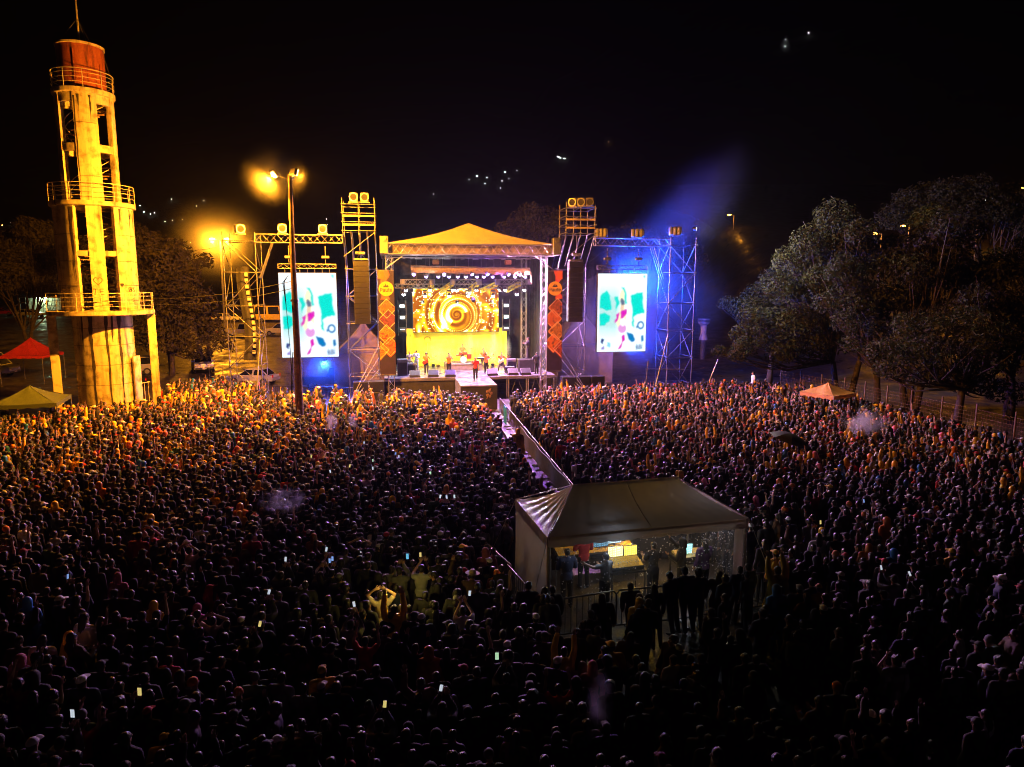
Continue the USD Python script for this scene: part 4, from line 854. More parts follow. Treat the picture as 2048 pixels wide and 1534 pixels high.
def railing(r, z, n, h=1.05, a0=-180, a1=180):
    rl = put(t, 'railing', MB().path([(r * math.cos(math.radians(a)), r * math.sin(math.radians(a)), z + h) for a in np.linspace(a0, a1, 49)], .022, 6), rail_m)
    for k in (.28, .54, .80): put(rl, 'rail', MB().path([(r * math.cos(math.radians(a)), r * math.sin(math.radians(a)), z + h * k) for a in np.linspace(a0, a1, 49)], .015, 5), rail_m)
    for a in np.linspace(a0, a1, n + 1)[:-1]: c, s_ = r * math.cos(math.radians(a)), r * math.sin(math.radians(a)); put(rl, 'post', tb((c, s_, z), (c, s_, z + h), .022, n=6), rail_m)
rail_m = M('pale_railing_paint', (.55, .50, .40), .5, .1, .25, 8)
tank = put(t, 'tank', MB().lathe([(0, 20.4), (1.43, 20.4), (1.43, 23.0), (1.40, 23.06), (0, 23.1)], 48), rust_m, smooth=35)
put(tank, 'rim', MB().lathe([(1.43, 22.96), (1.5, 22.98), (1.5, 23.1), (1.40, 23.12)], 48), wall_m)
put(tank, 'pipe', tb((1.47 * math.cos(-.3), 1.47 * math.sin(-.3), 20.4), (1.47 * math.cos(-.3), 1.47 * math.sin(-.3), 22.6), .05), rust_m)
put(tank, 'pipe', tb((1.47 * math.cos(.85), 1.47 * math.sin(.85), 20.4), (1.47 * math.cos(.85), 1.47 * math.sin(.85), 22.0), .05), rust_m)
put(t, 'aerial', MB().path([(0, 0, 23), (0, 0, 25), (.03, .0, 28)], [.075, .06, .045], 8), rail_m)
for a in (30, 150, 270): put(t, 'guy_wire', tb((1.35 * math.cos(math.radians(a)), 1.35 * math.sin(math.radians(a)), 23.05), (0, 0, 24.7), .018, n=4), steel)
put(t, 'guy_wire', tb((0, 1.3, 23.05), (.0, 1.88, 20.9), .02, n=4), steel)
slab('balcony_slab', 1.92, 20.12, 20.4); slab('balcony_slab', 2.68, 13.5, 13.78); slab('balcony_slab', 3.42, 6.88, 7.15)
railing(1.88, 20.4, 10); railing(2.62, 13.78, 12); railing(3.36, 7.15, 14, 1.1)
for k in range(4): put(t, 'pier', arc_wall(1.80, .32, 13.78, 20.12, k * 90 - (23 if k in (0, 2) else 31), k * 90 + (23 if k in (0, 2) else 31)), wall_m, smooth=35)
for k in range(4): put(t, 'cross_beam', arc_wall(1.74, .22, 16.75, 17.2, k * 90 + 23, k * 90 + 67), wall_m, smooth=35)
put(t, 'ring_beam', arc_wall(1.74, .25, 19.6, 20.1, -180, 179.9, 40), wall_m)
for a, hw in ((0, 11), (180, 11), (90, 61), (-90, 61)): put(t, 'pier', arc_wall(2.48, .32, 7.15, 13.5, a - hw, a + hw), wall_m, smooth=35)
for a in (-20, 20, 160, 200): put(t, 'cross_beam', arc_wall(2.42, .2, 10.5, 10.82, a - 9.5, a + 9.5, 4), wall_m)
for z, r_ in ((8.7, 2.487), (10.2, 2.487), (11.8, 2.487), (15.3, 1.807), (18.4, 1.807)):
    for k in range(4):
        for a0 in np.arange(-60, 61, 12.) if r_ > 2 else (0,):
            if r_ < 2: put(t, 'formwork_joint', MB().path([((r_) * math.cos(math.radians(k * 90 + q)), r_ * math.sin(math.radians(k * 90 + q)), z) for q in np.linspace(-20, 20, 9)], .012, 4), seam_m)
            elif k in (1, 3) and a0 == 0: put(t, 'formwork_joint', MB().path([((r_) * math.cos(math.radians(k * 90 + q)), r_ * math.sin(math.radians(k * 90 + q)), z) for q in np.linspace(-60, 60, 21)], .012, 4), seam_m)
for a, z0_, z1_, r_ in ((38, 12.2, 13.4, 2.486), (60, 11.4, 13.4, 2.486), (72, 12.0, 13.4, 2.486), (-12, 19.0, 20.0, 1.806), (10, 18.4, 20.0, 1.806), (-20, 14.0, 19.9, 1.806), (-33, 9.0, 13.4, 2.486)):
    P = [];
    for i in range(24):
        z = z1_ + (z0_ - z1_) * i / 23; ww = .05 * (1.5 - 1.3 * i / 23) * (.5 + meshkit.noise(np.array([z * 4, a, 2.]), 6))
        P.append([[r_ * math.cos(math.radians(a) + q * ww + .01 * math.sin(z * 3)), r_ * math.sin(math.radians(a) + q * ww + .01 * math.sin(z * 3)), z] for q in (-.5, 0, .5)])
    put(t, 'rust_streak', MB().grid(np.array(P)), seam_m)
put(t, 'stair_post', tb((-.1, 0, 7.1), (-.1, 0, 20), .10, n=10), wall_m)
for i in range(58):
    a = i * .36; z = 7.3 + i * .215; r = 1.35 if z > 13.2 else 1.75
    put(t, 'stair_tread', bx(((-.1 + r * .5 * math.cos(a)), r * .5 * math.sin(a), z), (r, .26, .05), rz=math.degrees(a)), M('stair_steel', (.36, .22, .14), .6, .2))
for lo, hi, r in ((7.6, 13.2, 1.72), (14.0, 19.6, 1.30)):
    for off in (.9, .45):
        n = 60; put(t, 'stair_rail', MB().path([(-.1 + r * math.cos((z - 7.3) / .215 * .36), r * math.sin((z - 7.3) / .215 * .36), z + off) for z in np.linspace(lo, hi, n)], .025, 5), rail_m)
core = put(t, 'base_wall', MB().lathe([(1.92, 0), (1.92, 6.88)], 60), wall_m, smooth=35)
for z in (1.25, 2.5, 3.75, 5.0, 6.1): put(core, 'joint', MB().lathe([(1.925, z - .012), (1.932, z), (1.925, z + .012)], 60), seam_m)
for a, zl, w_ in ((-24, .9, .09), (5, .3, .07), (30, 1.6, .08), (-42, 4.6, .05), (16, 5.2, .05)):
    P = [];  nz_ = 40
    for i in range(nz_):
        z = 6.86 - (6.86 - zl) * i / (nz_ - 1); ww = w_ * (1.6 - 1.1 * i / nz_) * (.6 + .8 * meshkit.noise(np.array([z * 3, a, 1.]), 2))
        P.append([[1.934 * math.cos(math.radians(a) + q * ww + .012 * math.sin(z * 2)), 1.934 * math.sin(math.radians(a) + q * ww + .012 * math.sin(z * 2)), z] for q in (-.5, 0, .5)])
    put(core, 'water_stain', MB().grid(np.array(P)), seam_m)
for a in (88, -92, 150, 210): 
    c, s_ = 3.12 * math.cos(math.radians(a)), 3.12 * math.sin(math.radians(a)); put(t, 'column', bx((c, s_, 3.44), (.55, .62, 6.88), rz=a, bev=.03), wall_m)
put(t, 'doorway_wall', bx((1.1, 1.9, 2.1), (.12, .7, 4.2), rz=50), wall_m)
gate = put(t, 'gate', tb((.7, 2.05, 2.35), (.1, 2.85, 2.35), .03), rail_m)
for k in np.linspace(0, 1, 4): put(gate, 'bar', tb((.7 - .6 * k, 2.05 + .8 * k, .2), (.7 - .6 * k, 2.05 + .8 * k, 2.35), .022, n=5), rail_m)
def graffiti(name, strokes, r, az, z, s):
    """strokes drawn in a flat square, wrapped on to a round wall"""
    m = MB()
    for q in strokes: m.path([((r + .006) * math.cos(math.radians(az) + x * s / r), (r + .006) * math.sin(math.radians(az) + x * s / r), z + y * s) for x, y in q], .018, 4)
    put(t, name, m, M('black_spray', (.02, .02, .02), .6))
heart = [(.5 * 16 * math.sin(a) ** 3 / 17, .5 * (13 * math.cos(a) - 5 * math.cos(2 * a) - 2 * math.cos(3 * a) - math.cos(4 * a)) / 17) for a in np.linspace(0, 2 * PI, 26)]
graffiti('heart_graffiti', [heart], 2.48, -2, 9.0, .55)
graffiti('letter_graffiti', [[(-.9, .4), (-.1, .4)], [(-.5, .4), (-.5, -.4), (-.7, -.45)], [(.2, .4), (.2, -.4)], [(.2, .4), (.8, .4)], [(.2, 0), (.7, 0)], [(.2, -.4), (.8, -.4)]], 2.48, -2, 8.35, .40)
graffiti('heart_graffiti', [[(x * k, y * k) for x, y in heart] for k in (1, .7, .4, .15)], 2.48, 33, 8.75, .26)
graffiti('letter_graffiti', [[(-.9, -.4), (-.9, .4), (-.5, .4), (-.5, 0), (-.9, 0), (-.5, -.4)], [(-.3, -.4), (-.3, .4), (.1, .3), (-.3, 0), (.1, -.2), (-.3, -.4)], [(.7, .35), (.35, .3), (.4, 0), (.7, -.1), (.6, -.4), (.3, -.35)]], 2.48, 53, 8.45, .36)
graffiti('letter_graffiti', [[(.3, .35), (-.2, .3), (-.2, 0), (.3, -.1), (.2, -.4), (-.3, -.35)]], 2.48, 54, 7.8, .3)

# ---------------------------------------------------------------- street lamps
wood = M('weathered_pole', (.16, .10, .06), .85, 0, .5, 3, .4)
def flood_head(t, c, d, lens_mat, tube_len=.42):
    """rectangular floodlight at c shining along d"""
    R = trimesh.transformations.euler_matrix(*[math.radians(q) for q in aim(d)], axes='sxyz')[:3, :3]
    h = MB().box((0, 0, .10), (.52, .40, .20), bev=.06); h.xf(R, c); b = put(t, 'lamp_housing', h, M('flood_housing', (.32, .31, .30), .5, .3))
    h = MB().box((0, 0, -.012), (.44, .32, .02)); h.xf(R, c); put(b, 'lens', h, lens_mat)
    h = MB(); h.tube((-tube_len / 2, 0, -.045), (tube_len / 2, 0, -.045), .05, n=10); h.xf(R, c); return h
sod_l = EM('sodium_tube', (1.0, .52, .09), 60)
dull = M('dull_lens', (.25, .2, .14), .2)
px, py = -12.2, 39.1
t = thing('lamp_pole', 'tall dark pole before the left screen with amber floodlights on top', 'street lamp', (px, py, 0), 0)
put(t, 'pole', MB().path([(.0, 0, 0), (.02, 0, 5), (.0, .0, 10), (.05, .0, 14.75)], [.235, .19, .15, .11], 14), wood, smooth=True)
put(t, 'bracket', MB().path([(.05, 0, 14.45), (-.35, -.05, 14.62), (-.72, -.08, 14.72)], .035, 6), steel); put(t, 'bracket', tb((.05, 0, 14.4), (.30, -.05, 14.62), .035), steel)
dl = unit((-.62, -.42, -.62)); put(t, 'lamp_tube', flood_head(t, (-.80, -.08, 14.72), dl, sod_l), sod_l); flood_head(t, (.36, -.1, 14.82), unit((.5, .75, -.30)), sod_l)
light(t, 'DiskLight', (-.80 + dl[0] * .3, -.08 + dl[1] * .3, 14.72 + dl[2] * .3), (-12.5, 3.0, 4.0), SODIUM, P_SODIUM_L * .9, .16, 78, .9)
light(t, 'SphereLight', (-.80 + dl[0] * .3, -.08 + dl[1] * .3, 14.72 + dl[2] * .3), None, SODIUM, P_SODIUM_L * .06, .12)
light(t, 'DiskLight', (.36 + .15, .15, 14.7), (6.5, 13.5, 11.0), SODIUM, P_SODIUM_L * .95, .16, 30, .7)
for k in range(3): put(t, 'cable', MB().path([(-.24 - .10 * k, -.16, 9.3 - .15 * k), (-.55 + .05 * k, -.22, 8.9), (-.42, -.22, 7.6), (-.30, -.24, 5.2), (-.26, -.24, 2.5)], .018, 5), rubber)
put(t, 'cable', MB().path([(-.19, -.12, 5), (-.34, -.22, 3), (-.26, -.22, .4)], .03, 5), rubber)
put(t, 'clamp', MB().lathe([(.20, -.06), (.23, -.06), (.23, .06), (.20, .06)], 14, (0, 0, 7.9)), steel)
fx, fy = -43.5, 105.0; fz = float(hgt(fx, fy))
t = thing('street_lamp', 'distant car park lamp post with two blazing amber heads left of the scaffold', 'street lamp', (fx, fy, fz))
put(t, 'pole', tb((0, 0, 0), (.05, 0, 12.9), .16, .10, n=10), concrete or M('concrete_pole', (.4, .38, .34), .8))
for k, sx in enumerate((-1, 1)):
    put(t, 'arm', MB().path([(0, 0, 12.6), (sx * .6, 0, 13.0), (sx * 1.0, 0, 13.05)], .05, 6), steel)
    h = MB().sph((sx * 1.15, 0, 13.02), .34, 1, (1.2, .8, .45)); put(t, 'lamp_head', h, sod_l)
    light(t, 'SphereLight', (sx * 1.15, -.1, 12.6), None, SODIUM, P_SODIUM_FAR, .2)
smoke('amber glow of drizzle round the lit lamp on the pole', 0, 0, 0, 2.2, 2.0, 2.2, .005, (.9, .9, .9), .3, (px - .85, py, 14.8), 'lamp_mist', -10, fall=1.8)
smoke('amber glow of drizzle round the far twin lamps', 0, 0, 0, 10, 10, 9, .0095, (.9, .9, .9), .3, (fx, fy, fz + 13), 'lamp_mist', -10, fall=2)
def hill_lamp(x, y, h, power, label, em, r=.3):
    t = thing('street_lamp', label, 'street lamp', (x, y, float(hgt(x, y))), group=None)
    put(t, 'pole', tb((0, 0, 0), (0, 0, h), .1, .07, n=8), _m['concrete_pole']); put(t, 'arm', MB().path([(0, 0, h - .2), (-.5, -.2, h + .1), (-1.0, -.4, h + .12)], .05, 6), steel)
    put(t, 'lamp_head', MB().sph((-1.1, -.44, h + .02), r, 1, (1.3, .8, .5)), em)
    if power: light(t, 'SphereLight', (-1.1, -.5, h - .4), None, SODIUM, power, .2)
for px_, py_, Y, pw, lab in ((1750, 467, 92, 110, 'amber street lamp on the slope showing between the big trees, the lowest and leftmost there'), (1806, 452, 100, 110, 'amber street lamp on the slope above the middle tree'), (1945, 428, 92, 260, 'bright amber street lamp behind the right trees'),
                             (2000, 408, 125, 110, 'small amber street lamp high behind the right trees'), (2044, 377, 112, 180, 'amber street lamp at the right edge of the view, highest on the slope'), (1455, 517, 150, 50, 'small lone amber lamp in the dark right of the blue-lit scaffold')):
    p = atY(px_, py_, Y); g_ = float(hgt(p[0] + 1.1, Y + .44)); hill_lamp(p[0] + 1.1, Y + .44, max(3.0, p[2] - g_), pw, lab, EM('amber_lamp', (1, .42, .05), 26))
# lights of houses far up the dark hillside
_my = np.arange(150, 1140, 2.0)
def march(px_, py_):
    d = ray(px_, py_); d = d / d[1]; hh = hgt(d[0] * _my, _my); k = np.nonzero(CAM_H + d[2] * _my < hh + 1.5)[0]
    return (d[0] * _my[k[0]], _my[k[0]], float(hh[k[0]])) if len(k) else None
hw, ha = EM('house_lamp_white', (.9, 1, .95), 14), EM('house_lamp_amber', (1, .45, .08), 12)
HL = [(867, 390, 1), (938, 361, .6), (954, 357, 1.3), (974, 359, 1), (970, 371, .9), (1004, 364, .8), (1001, 378, .8), (1010, 348, 1.1), (1034, 342, .6), (1018, 357, .5), (1093, 314, 1.1), (1096, 315, .9), (1095, 326, .9), (1087, 329, .6), (1116, 322, 1.6), (1120, 323, 1.6), (1127, 320, .9), (1130, 319, .9), (1109, 324, .6), (1217, 288, -1.3), (1570, 97, 1.1), (1571, 80, .7), (1617, 71, 1.2),
      (280, 413, .9), (288, 427, 1.1), (301, 429, .9), (309, 427, 1), (343, 403, 1.1), (345, 441, .8), (330, 443, .7), (365, 438, .6), (394, 413, .7), (408, 404, .8), (381, 485, .9), (21, 445, .9), (5, 455, -1.5), (40, 474, 1), (15, 469, .8), (653, 440, 1), (655, 448, .7), (46, 541, .8), (84, 536, .9), (1972, 398, 1.2), (1985, 395, 1.2), (1995, 401, .8)]
def house_lamp(em):
    t = thing('hillside_lamp', '', 'lamp'); put(t, 'post', tb((0, 0, 0), (0, 0, 4), .12, n=6), steel); put(t, 'globe', MB().sph((0, 0, 4.3), .42, 1), em); return t
protos = {}
def where_hill(px_, py_):
    if px_ < 500: return 'on the hill right of the water tower' if px_ > 200 else 'far left on the hill behind the water tower'
    if px_ < 700: return 'above the left truss'
    if px_ < 1060: return 'in the string of house lights above the stage roof'
    if px_ < 1200: return 'in the bright cluster above the right scaffold'
    if px_ < 1300: return 'alone on the hill, the amber one'
    return 'near the top of the mountain at upper right' if py_ < 150 else 'behind the tall trees at the right'
cells = {}
for i, (a, b, s_) in enumerate(HL): cells.setdefault((where_hill(a, b), s_ < 0), []).append(i)
for (wh, amb), ids in cells.items():
    ids.sort(key=lambda i: HL[i][0])
    for k, i in enumerate(ids):
        a, b, s_ = HL[i]; q = march(a, b)
        if q is None: continue
        if amb not in protos:
            protos[amb] = house_lamp(ha if amb else hw); X = UsdGeom.Xformable(protos[amb]); o = protos[amb]; sc = .55 * abs(s_) * q[1] / 500
            o.GetAttribute('xformOp:translate').Set(Gf.Vec3d(*q)); X.AddScaleOp().Set(Gf.Vec3f(sc, sc, sc))
        else: o = dup(protos[amb], '', q, 0, None, .55 * abs(s_) * q[1] / 500)
        lab = ('tiny %s light %s' % ('amber' if amb else 'white', wh)) + (', %s' % ORD[k] if len(ids) > 1 else '')
        cd(o, label=lab, group='far lights on the hillside')

# ---------------------------------------------------------------- trees
bark = M('tree_bark', (.06, .045, .032), .9, 0, .5, 5, .5)
def leafmat(name, c, tr=.25):
    if name in _m: return _m[name]
    n = {'o': ('geometry', {}), 'n': ('noise_texture', {'scale': .9, 'detail': 3}), 'r': ('rgb_ramp', {'ramp': [(.3, tuple(x * .55 for x in c)), (.5, c), (.75, tuple(min(1, x * 1.55) for x in c))]}),
         'ri': ('geometry', {}), 'h': ('hsv', {}), 'mr': ('map_range', {'to_min': .6, 'to_max': 1.35}), 'p': ('principled_bsdf', {'roughness': .8, 'specular_ior_level': .2}), 't': ('translucent_bsdf', {}), 'm': ('mix_closure', {'fac': tr})}
    _m[name] = usdkit.material(stage, LK + name, n, [('o.position', 'n.vector'), ('n.fac', 'r.fac'), ('ri.random_per_island', 'mr.value'), ('mr.result', 'h.value'), ('r.color', 'h.color'), ('h.color', 'p.base_color'), ('h.color', 't.color'), ('p.BSDF', 'm.closure1'), ('t.BSDF', 'm.closure2')], surface='m.closure')
    return _m[name]
def leaves(clumps, per, size, seed):
    rg = np.random.default_rng(seed); V, Fc, n = [], [], 0
    for c, r in clumps:
        k = int(per * (r / 1.6) ** 2)
        d = rg.normal(size=(k, 3)); d /= np.linalg.norm(d, axis=1, keepdims=True)
        rad = r * (.50 + .55 * rg.random(k) ** .45) * (.72 + .55 * meshkit.noise(d * 2.6 + np.array(c), seed))
        d2 = d * rad[:, None] * [1, 1, .82]; keep = d[:, 2] > -.75
        p = (d2 + c)[keep]; d = d[keep]; k = len(p)
        nn = d + rg.normal(size=(k, 3)) * .55 + [0, 0, .25]; nn /= np.linalg.norm(nn, axis=1, keepdims=True)
        u = np.cross(nn, rg.normal(size=(k, 3))); u /= np.linalg.norm(u, axis=1, keepdims=True) + 1e-9; w_ = np.cross(nn, u)
        s_ = size * (.55 + .9 * rg.random(k))[:, None]
        q = np.stack([p - u * s_, p + w_ * s_ * .42 + nn * s_ * .12, p + u * s_ - nn * s_ * .15, p - w_ * s_ * .42 + nn * s_ * .12], 1).reshape(-1, 3)
        i = np.arange(k)[:, None] * 4 + n; Fc.append(np.vstack([i + [0, 1, 2], i + [0, 2, 3]])); V.append(q); n += 4 * k
    return np.vstack(V), np.vstack(Fc)
def tree(name, label, x, y, h, crown, seed, per=620, size=.17, stems=2, leaf=None, fork=.28, group=None, rr=1.0):
    """crown: clump centres (x, y, z) relative to the foot, with radii"""
    rg = np.random.default_rng(seed); z0 = float(hgt(x, y)) - .1
    t = thing(name, label, 'tree', (x, y, z0), group=group)
    forks = []
    for k in range(stems):
        a = 2 * PI * k / stems + seed; b = np.array([math.cos(a) * .28 * (stems > 1), math.sin(a) * .28 * (stems > 1), 0]); m = np.array([math.cos(a) * .8 * (stems > 1), math.sin(a) * .5 * (stems > 1), h * fork]) + rg.normal(size=3) * .15
        put(t, 'trunk', MB().path([b, b * 1.3 + (m - b) * .35 + rg.normal(size=3) * .08, m], [.30 * rr, .24 * rr, .19 * rr], 10), bark, smooth=True); forks.append(m)
    for c, r in crown:
        c = np.array(c); f = min(forks, key=lambda q: np.linalg.norm((q - c)[:2])); mid = f * .5 + c * .5 + np.array([0, 0, -.25 * np.linalg.norm((c - f)[:2]) * .5]) + rg.normal(size=3) * .2
        put(t, 'limb', MB().path([f, mid, c + [0, 0, -.3 * r]], [.10 * rr, .055 * rr, .02], 6), bark, smooth=True)
        for _ in range(2):
            e = c + rg.normal(size=3) * r * .6; put(t, 'limb', MB().path([mid, (mid + e) / 2 + rg.normal(size=3) * .15, e], [.05, .035, .012], 5, False), bark)
    put(t, 'crown', leaves(crown, per, size, seed), leaf or leafmat('olive_leaves', (.075, .078, .028)), smooth=False); return t
def clumps_px(pts, Y, x, y, dy=1.2, seed=0):
    """crown lobes surveyed from the picture at distance Y, scattered in depth"""
    rg = np.random.default_rng(seed); o = []
    for px_, py_, rpx in pts:
        YY = Y + rg.uniform(-dy, dy); p = atY(px_, py_, YY); o.append(((p[0] - x, p[1] - y, p[2] - float(hgt(x, y))), rpx * YY / FPX))
        q = p + rg.normal(size=3) * [.8, 1.6, .5]; o.append(((q[0] - x, q[1] - y + 1.4, q[2] - float(hgt(x, y))), rpx * YY / FPX * .8))
    return o
T1 = [(1668, 430, 38), (1625, 480, 42), (1690, 480, 40), (1585, 520, 40), (1640, 540, 42), (1560, 570, 34), (1615, 585, 40), (1545, 640, 36), (1600, 640, 44), (1660, 625, 42), (1620, 690, 40), (1570, 690, 34), (1680, 680, 36), (1510, 670, 28), (1490, 690, 26), (1475, 705, 20), (1715, 520, 34)]
T2 = [(1720, 490, 36), (1760, 530, 40), (1690, 530, 34), (1740, 590, 42), (1715, 610, 38), (1790, 600, 42), (1750, 645, 36), (1830, 560, 38), (1800, 520, 34), (1700, 570, 30)]
T3 = [(1850, 440, 34), (1830, 490, 40), (1880, 470, 38), (1820, 540, 38), (1870, 540, 44), (1910, 500, 40), (1840, 590, 38), (1900, 580, 42), (1940, 560, 40)]
T4 = [(1820, 650, 38), (1770, 700, 34), (1790, 740, 30), (1840, 700, 42), (1880, 660, 40), (1900, 720, 44), (1950, 690, 44), (1940, 640, 38), (1990, 720, 40), (1860, 750, 34), (1950, 760, 36), (2010, 780, 36), (2020, 690, 40)]
T5 = [(1960, 560, 38), (2000, 540, 40), (1930, 610, 36), (1990, 600, 42), (2040, 560, 44), (2050, 640, 40), (2060, 500, 36), (2080, 600, 44), (2100, 700, 50)]
T6 = [(1830, 400, 36), (1890, 390, 40), (1950, 380, 38), (1790, 430, 32), (1990, 420, 40), (1930, 430, 44), (2040, 430, 46), (1860, 430, 40), (2060, 400, 40), (2100, 450, 50)]
T7 = [(1520, 590, 34), (1550, 560, 30), (1500, 620, 30), (1570, 600, 34), (1540, 640, 32), (1480, 610, 24)]
for nm, pts, bx_, Y, st_, lab, kw in (
    ('broad_tree', T1, (1690, 775), 51, 2, 'big grey-lit tree nearest the stage on the right, reaching out a low branch', {}),
    ('broad_tree', T2, (1752, 790), 47.5, 1, 'middle tree at the right with a tight billowing crown', {}),
    ('broad_tree', T3, (1822, 800), 46.5, 3, 'tall many-stemmed tree behind the fence, right of the white canopy', {}),
    ('broad_tree', T4, (1912, 850), 41, 1, 'low spreading tree at the right with a pale slanting trunk', {}),
    ('broad_tree', T5, (2015, 850), 45, 2, 'dark tree cut by the right edge of the view', {}),
    ('broad_tree', T6, (1960, 760), 66, 2, 'dim tall tree on the slope behind the others, under the amber lamps', {}),
    ('broad_tree', T7, (1540, 740), 60, 1, 'dim reddish tree behind the big grey-lit one, beside the blue smoke', {})):
    b_ = atY(bx_[0], bx_[1], Y); tree(nm, lab, b_[0], Y, atY(1000, 300, Y)[2] * .8, clumps_px(pts, Y, b_[0], Y, 1.4, len(pts)), 11 + len(pts), stems=st_, fork=.5 if pts is T6 else .22, group='trees at the right', per=1050, size=.135)
L1 = [(250, 500, 34), (290, 490, 36), (330, 520, 36), (270, 560, 40), (320, 570, 40), (365, 560, 34), (300, 620, 42), (350, 620, 44), (395, 600, 38), (330, 680, 38), (385, 660, 40), (415, 640, 30), (400, 700, 28), (280, 680, 36), (365, 530, 28)]
L2 = [(20, 490, 40), (60, 470, 36), (95, 470, 34), (40, 530, 40), (85, 530, 38), (10, 560, 36), (60, 570, 32), (100, 560, 30), (-20, 520, 44)]
L3 = [(180, 500, 40), (220, 480, 38), (190, 560, 40), (230, 570, 38), (200, 620, 38), (150, 560, 34)]
for pts, bx_, Y, st_, lab in ((L1, (345, 760), 66, 2, 'dense dark tree between the water tower and the left scaffold'), (L2, (60, 700), 82, 2, 'dim amber-lit tree at the far left edge'), (L3, (215, 740), 72, 1, 'dim tree seen through the openings of the water tower')):
    b_ = atY(bx_[0], bx_[1], Y); tree('broad_tree', lab, b_[0], Y, 11, clumps_px(pts, Y, b_[0], Y, 1.8, len(pts)), 31 + len(pts), stems=st_, fork=.2, per=520, size=.2, leaf=leafmat('dry_olive_leaves', (.13, .11, .045)), group='trees at the left')
C1 = [(1040, 440, 24), (1070, 430, 26), (1095, 430, 24), (1020, 460, 22), (1060, 465, 28), (1100, 460, 28), (1130, 450, 26)]
C2 = [(1220, 470, 22), (1260, 465, 24), (1300, 470, 24), (1340, 480, 24), (1240, 500, 26), (1290, 500, 28), (1340, 510, 26), (1380, 500, 24)]
for pts, bx_, Y, lab in ((C1, (1070, 700), 78, 'faint rounded tree rising behind the right corner of the stage roof'), (C2, (1290, 690), 84, 'faint tree line crown behind the right truss')):
    b_ = atY(bx_[0], bx_[1], Y); tree('broad_tree', lab, b_[0], Y, 14, clumps_px(pts, Y, b_[0], Y, 1.5, len(pts)), 51 + len(pts), stems=1, fork=.3, per=420, size=.24, group='trees behind the stage')
# ---------------------------------------------------------------- canopies
def canopy(label, x, y, rz, w, h, peak, col, wall=0):
    t = thing('canopy', label, 'canopy', (x, y, float(hgt(x, y))), rz)
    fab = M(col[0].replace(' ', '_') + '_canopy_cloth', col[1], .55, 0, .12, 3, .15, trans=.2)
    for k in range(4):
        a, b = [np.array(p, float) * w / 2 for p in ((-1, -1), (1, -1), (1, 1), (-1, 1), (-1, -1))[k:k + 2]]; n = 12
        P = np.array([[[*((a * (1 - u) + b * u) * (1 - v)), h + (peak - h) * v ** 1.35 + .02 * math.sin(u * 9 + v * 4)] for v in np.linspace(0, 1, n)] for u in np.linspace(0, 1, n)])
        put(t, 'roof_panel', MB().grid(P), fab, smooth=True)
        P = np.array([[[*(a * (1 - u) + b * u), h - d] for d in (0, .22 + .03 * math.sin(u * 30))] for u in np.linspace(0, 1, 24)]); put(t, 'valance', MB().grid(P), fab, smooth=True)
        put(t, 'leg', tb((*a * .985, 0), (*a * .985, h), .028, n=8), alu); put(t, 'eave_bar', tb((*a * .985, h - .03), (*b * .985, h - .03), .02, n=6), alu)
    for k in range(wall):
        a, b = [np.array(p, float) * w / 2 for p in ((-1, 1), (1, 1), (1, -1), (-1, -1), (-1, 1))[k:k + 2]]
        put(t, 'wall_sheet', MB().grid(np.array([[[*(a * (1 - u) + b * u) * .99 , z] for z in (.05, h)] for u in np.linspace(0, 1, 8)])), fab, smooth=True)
    return t
canopy('dull green pop-up canopy at the left edge in front of the water tower', -27.7, 39.3, 20, 3.3, 2.2, 3.05, ('green', (.10, .13, .05)))
canopy('red pop-up canopy behind the crowd at the far left', -43.2, 62.0, 6, 3.6, 2.5, 4.0, ('red', (.55, .035, .02)))
canopy('small orange canopy by the fence at the right', 19.35, 41.9, 33, 2.3, 2.25, 2.85, ('orange', (.78, .40, .12)))
def warm_bulb(side, x, y, z):
    t = thing('marquee_lamp', 'warm lamp hanging inside the marquee behind the %s loudspeaker tower' % side, 'lamp', (x, y, z)); put(t, 'bulb', MB().sph((0, 0, 0), .09, 2), EM('warm_bulb', (1, .5, .12), 14)); put(t, 'cord', tb((0, 0, .08), (0, 0, .9), .01, n=4), black); light(t, 'SphereLight', (0, 0, -.15), None, (1, .42, .10), 90, .08)
warm_bulb('left', -13.0, 60.2, 2.8 + float(hgt(-13, 60.5))); warm_bulb('right', 6.0, 62.6, 3.3 + float(hgt(6, 63)))
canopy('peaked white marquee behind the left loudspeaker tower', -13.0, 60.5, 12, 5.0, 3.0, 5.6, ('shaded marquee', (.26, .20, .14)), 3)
canopy('peaked white marquee behind the right loudspeaker tower', 6.0, 63.0, 12, 5.0, 3.6, 6.8, ('shaded marquee', (.26, .20, .14)), 3)
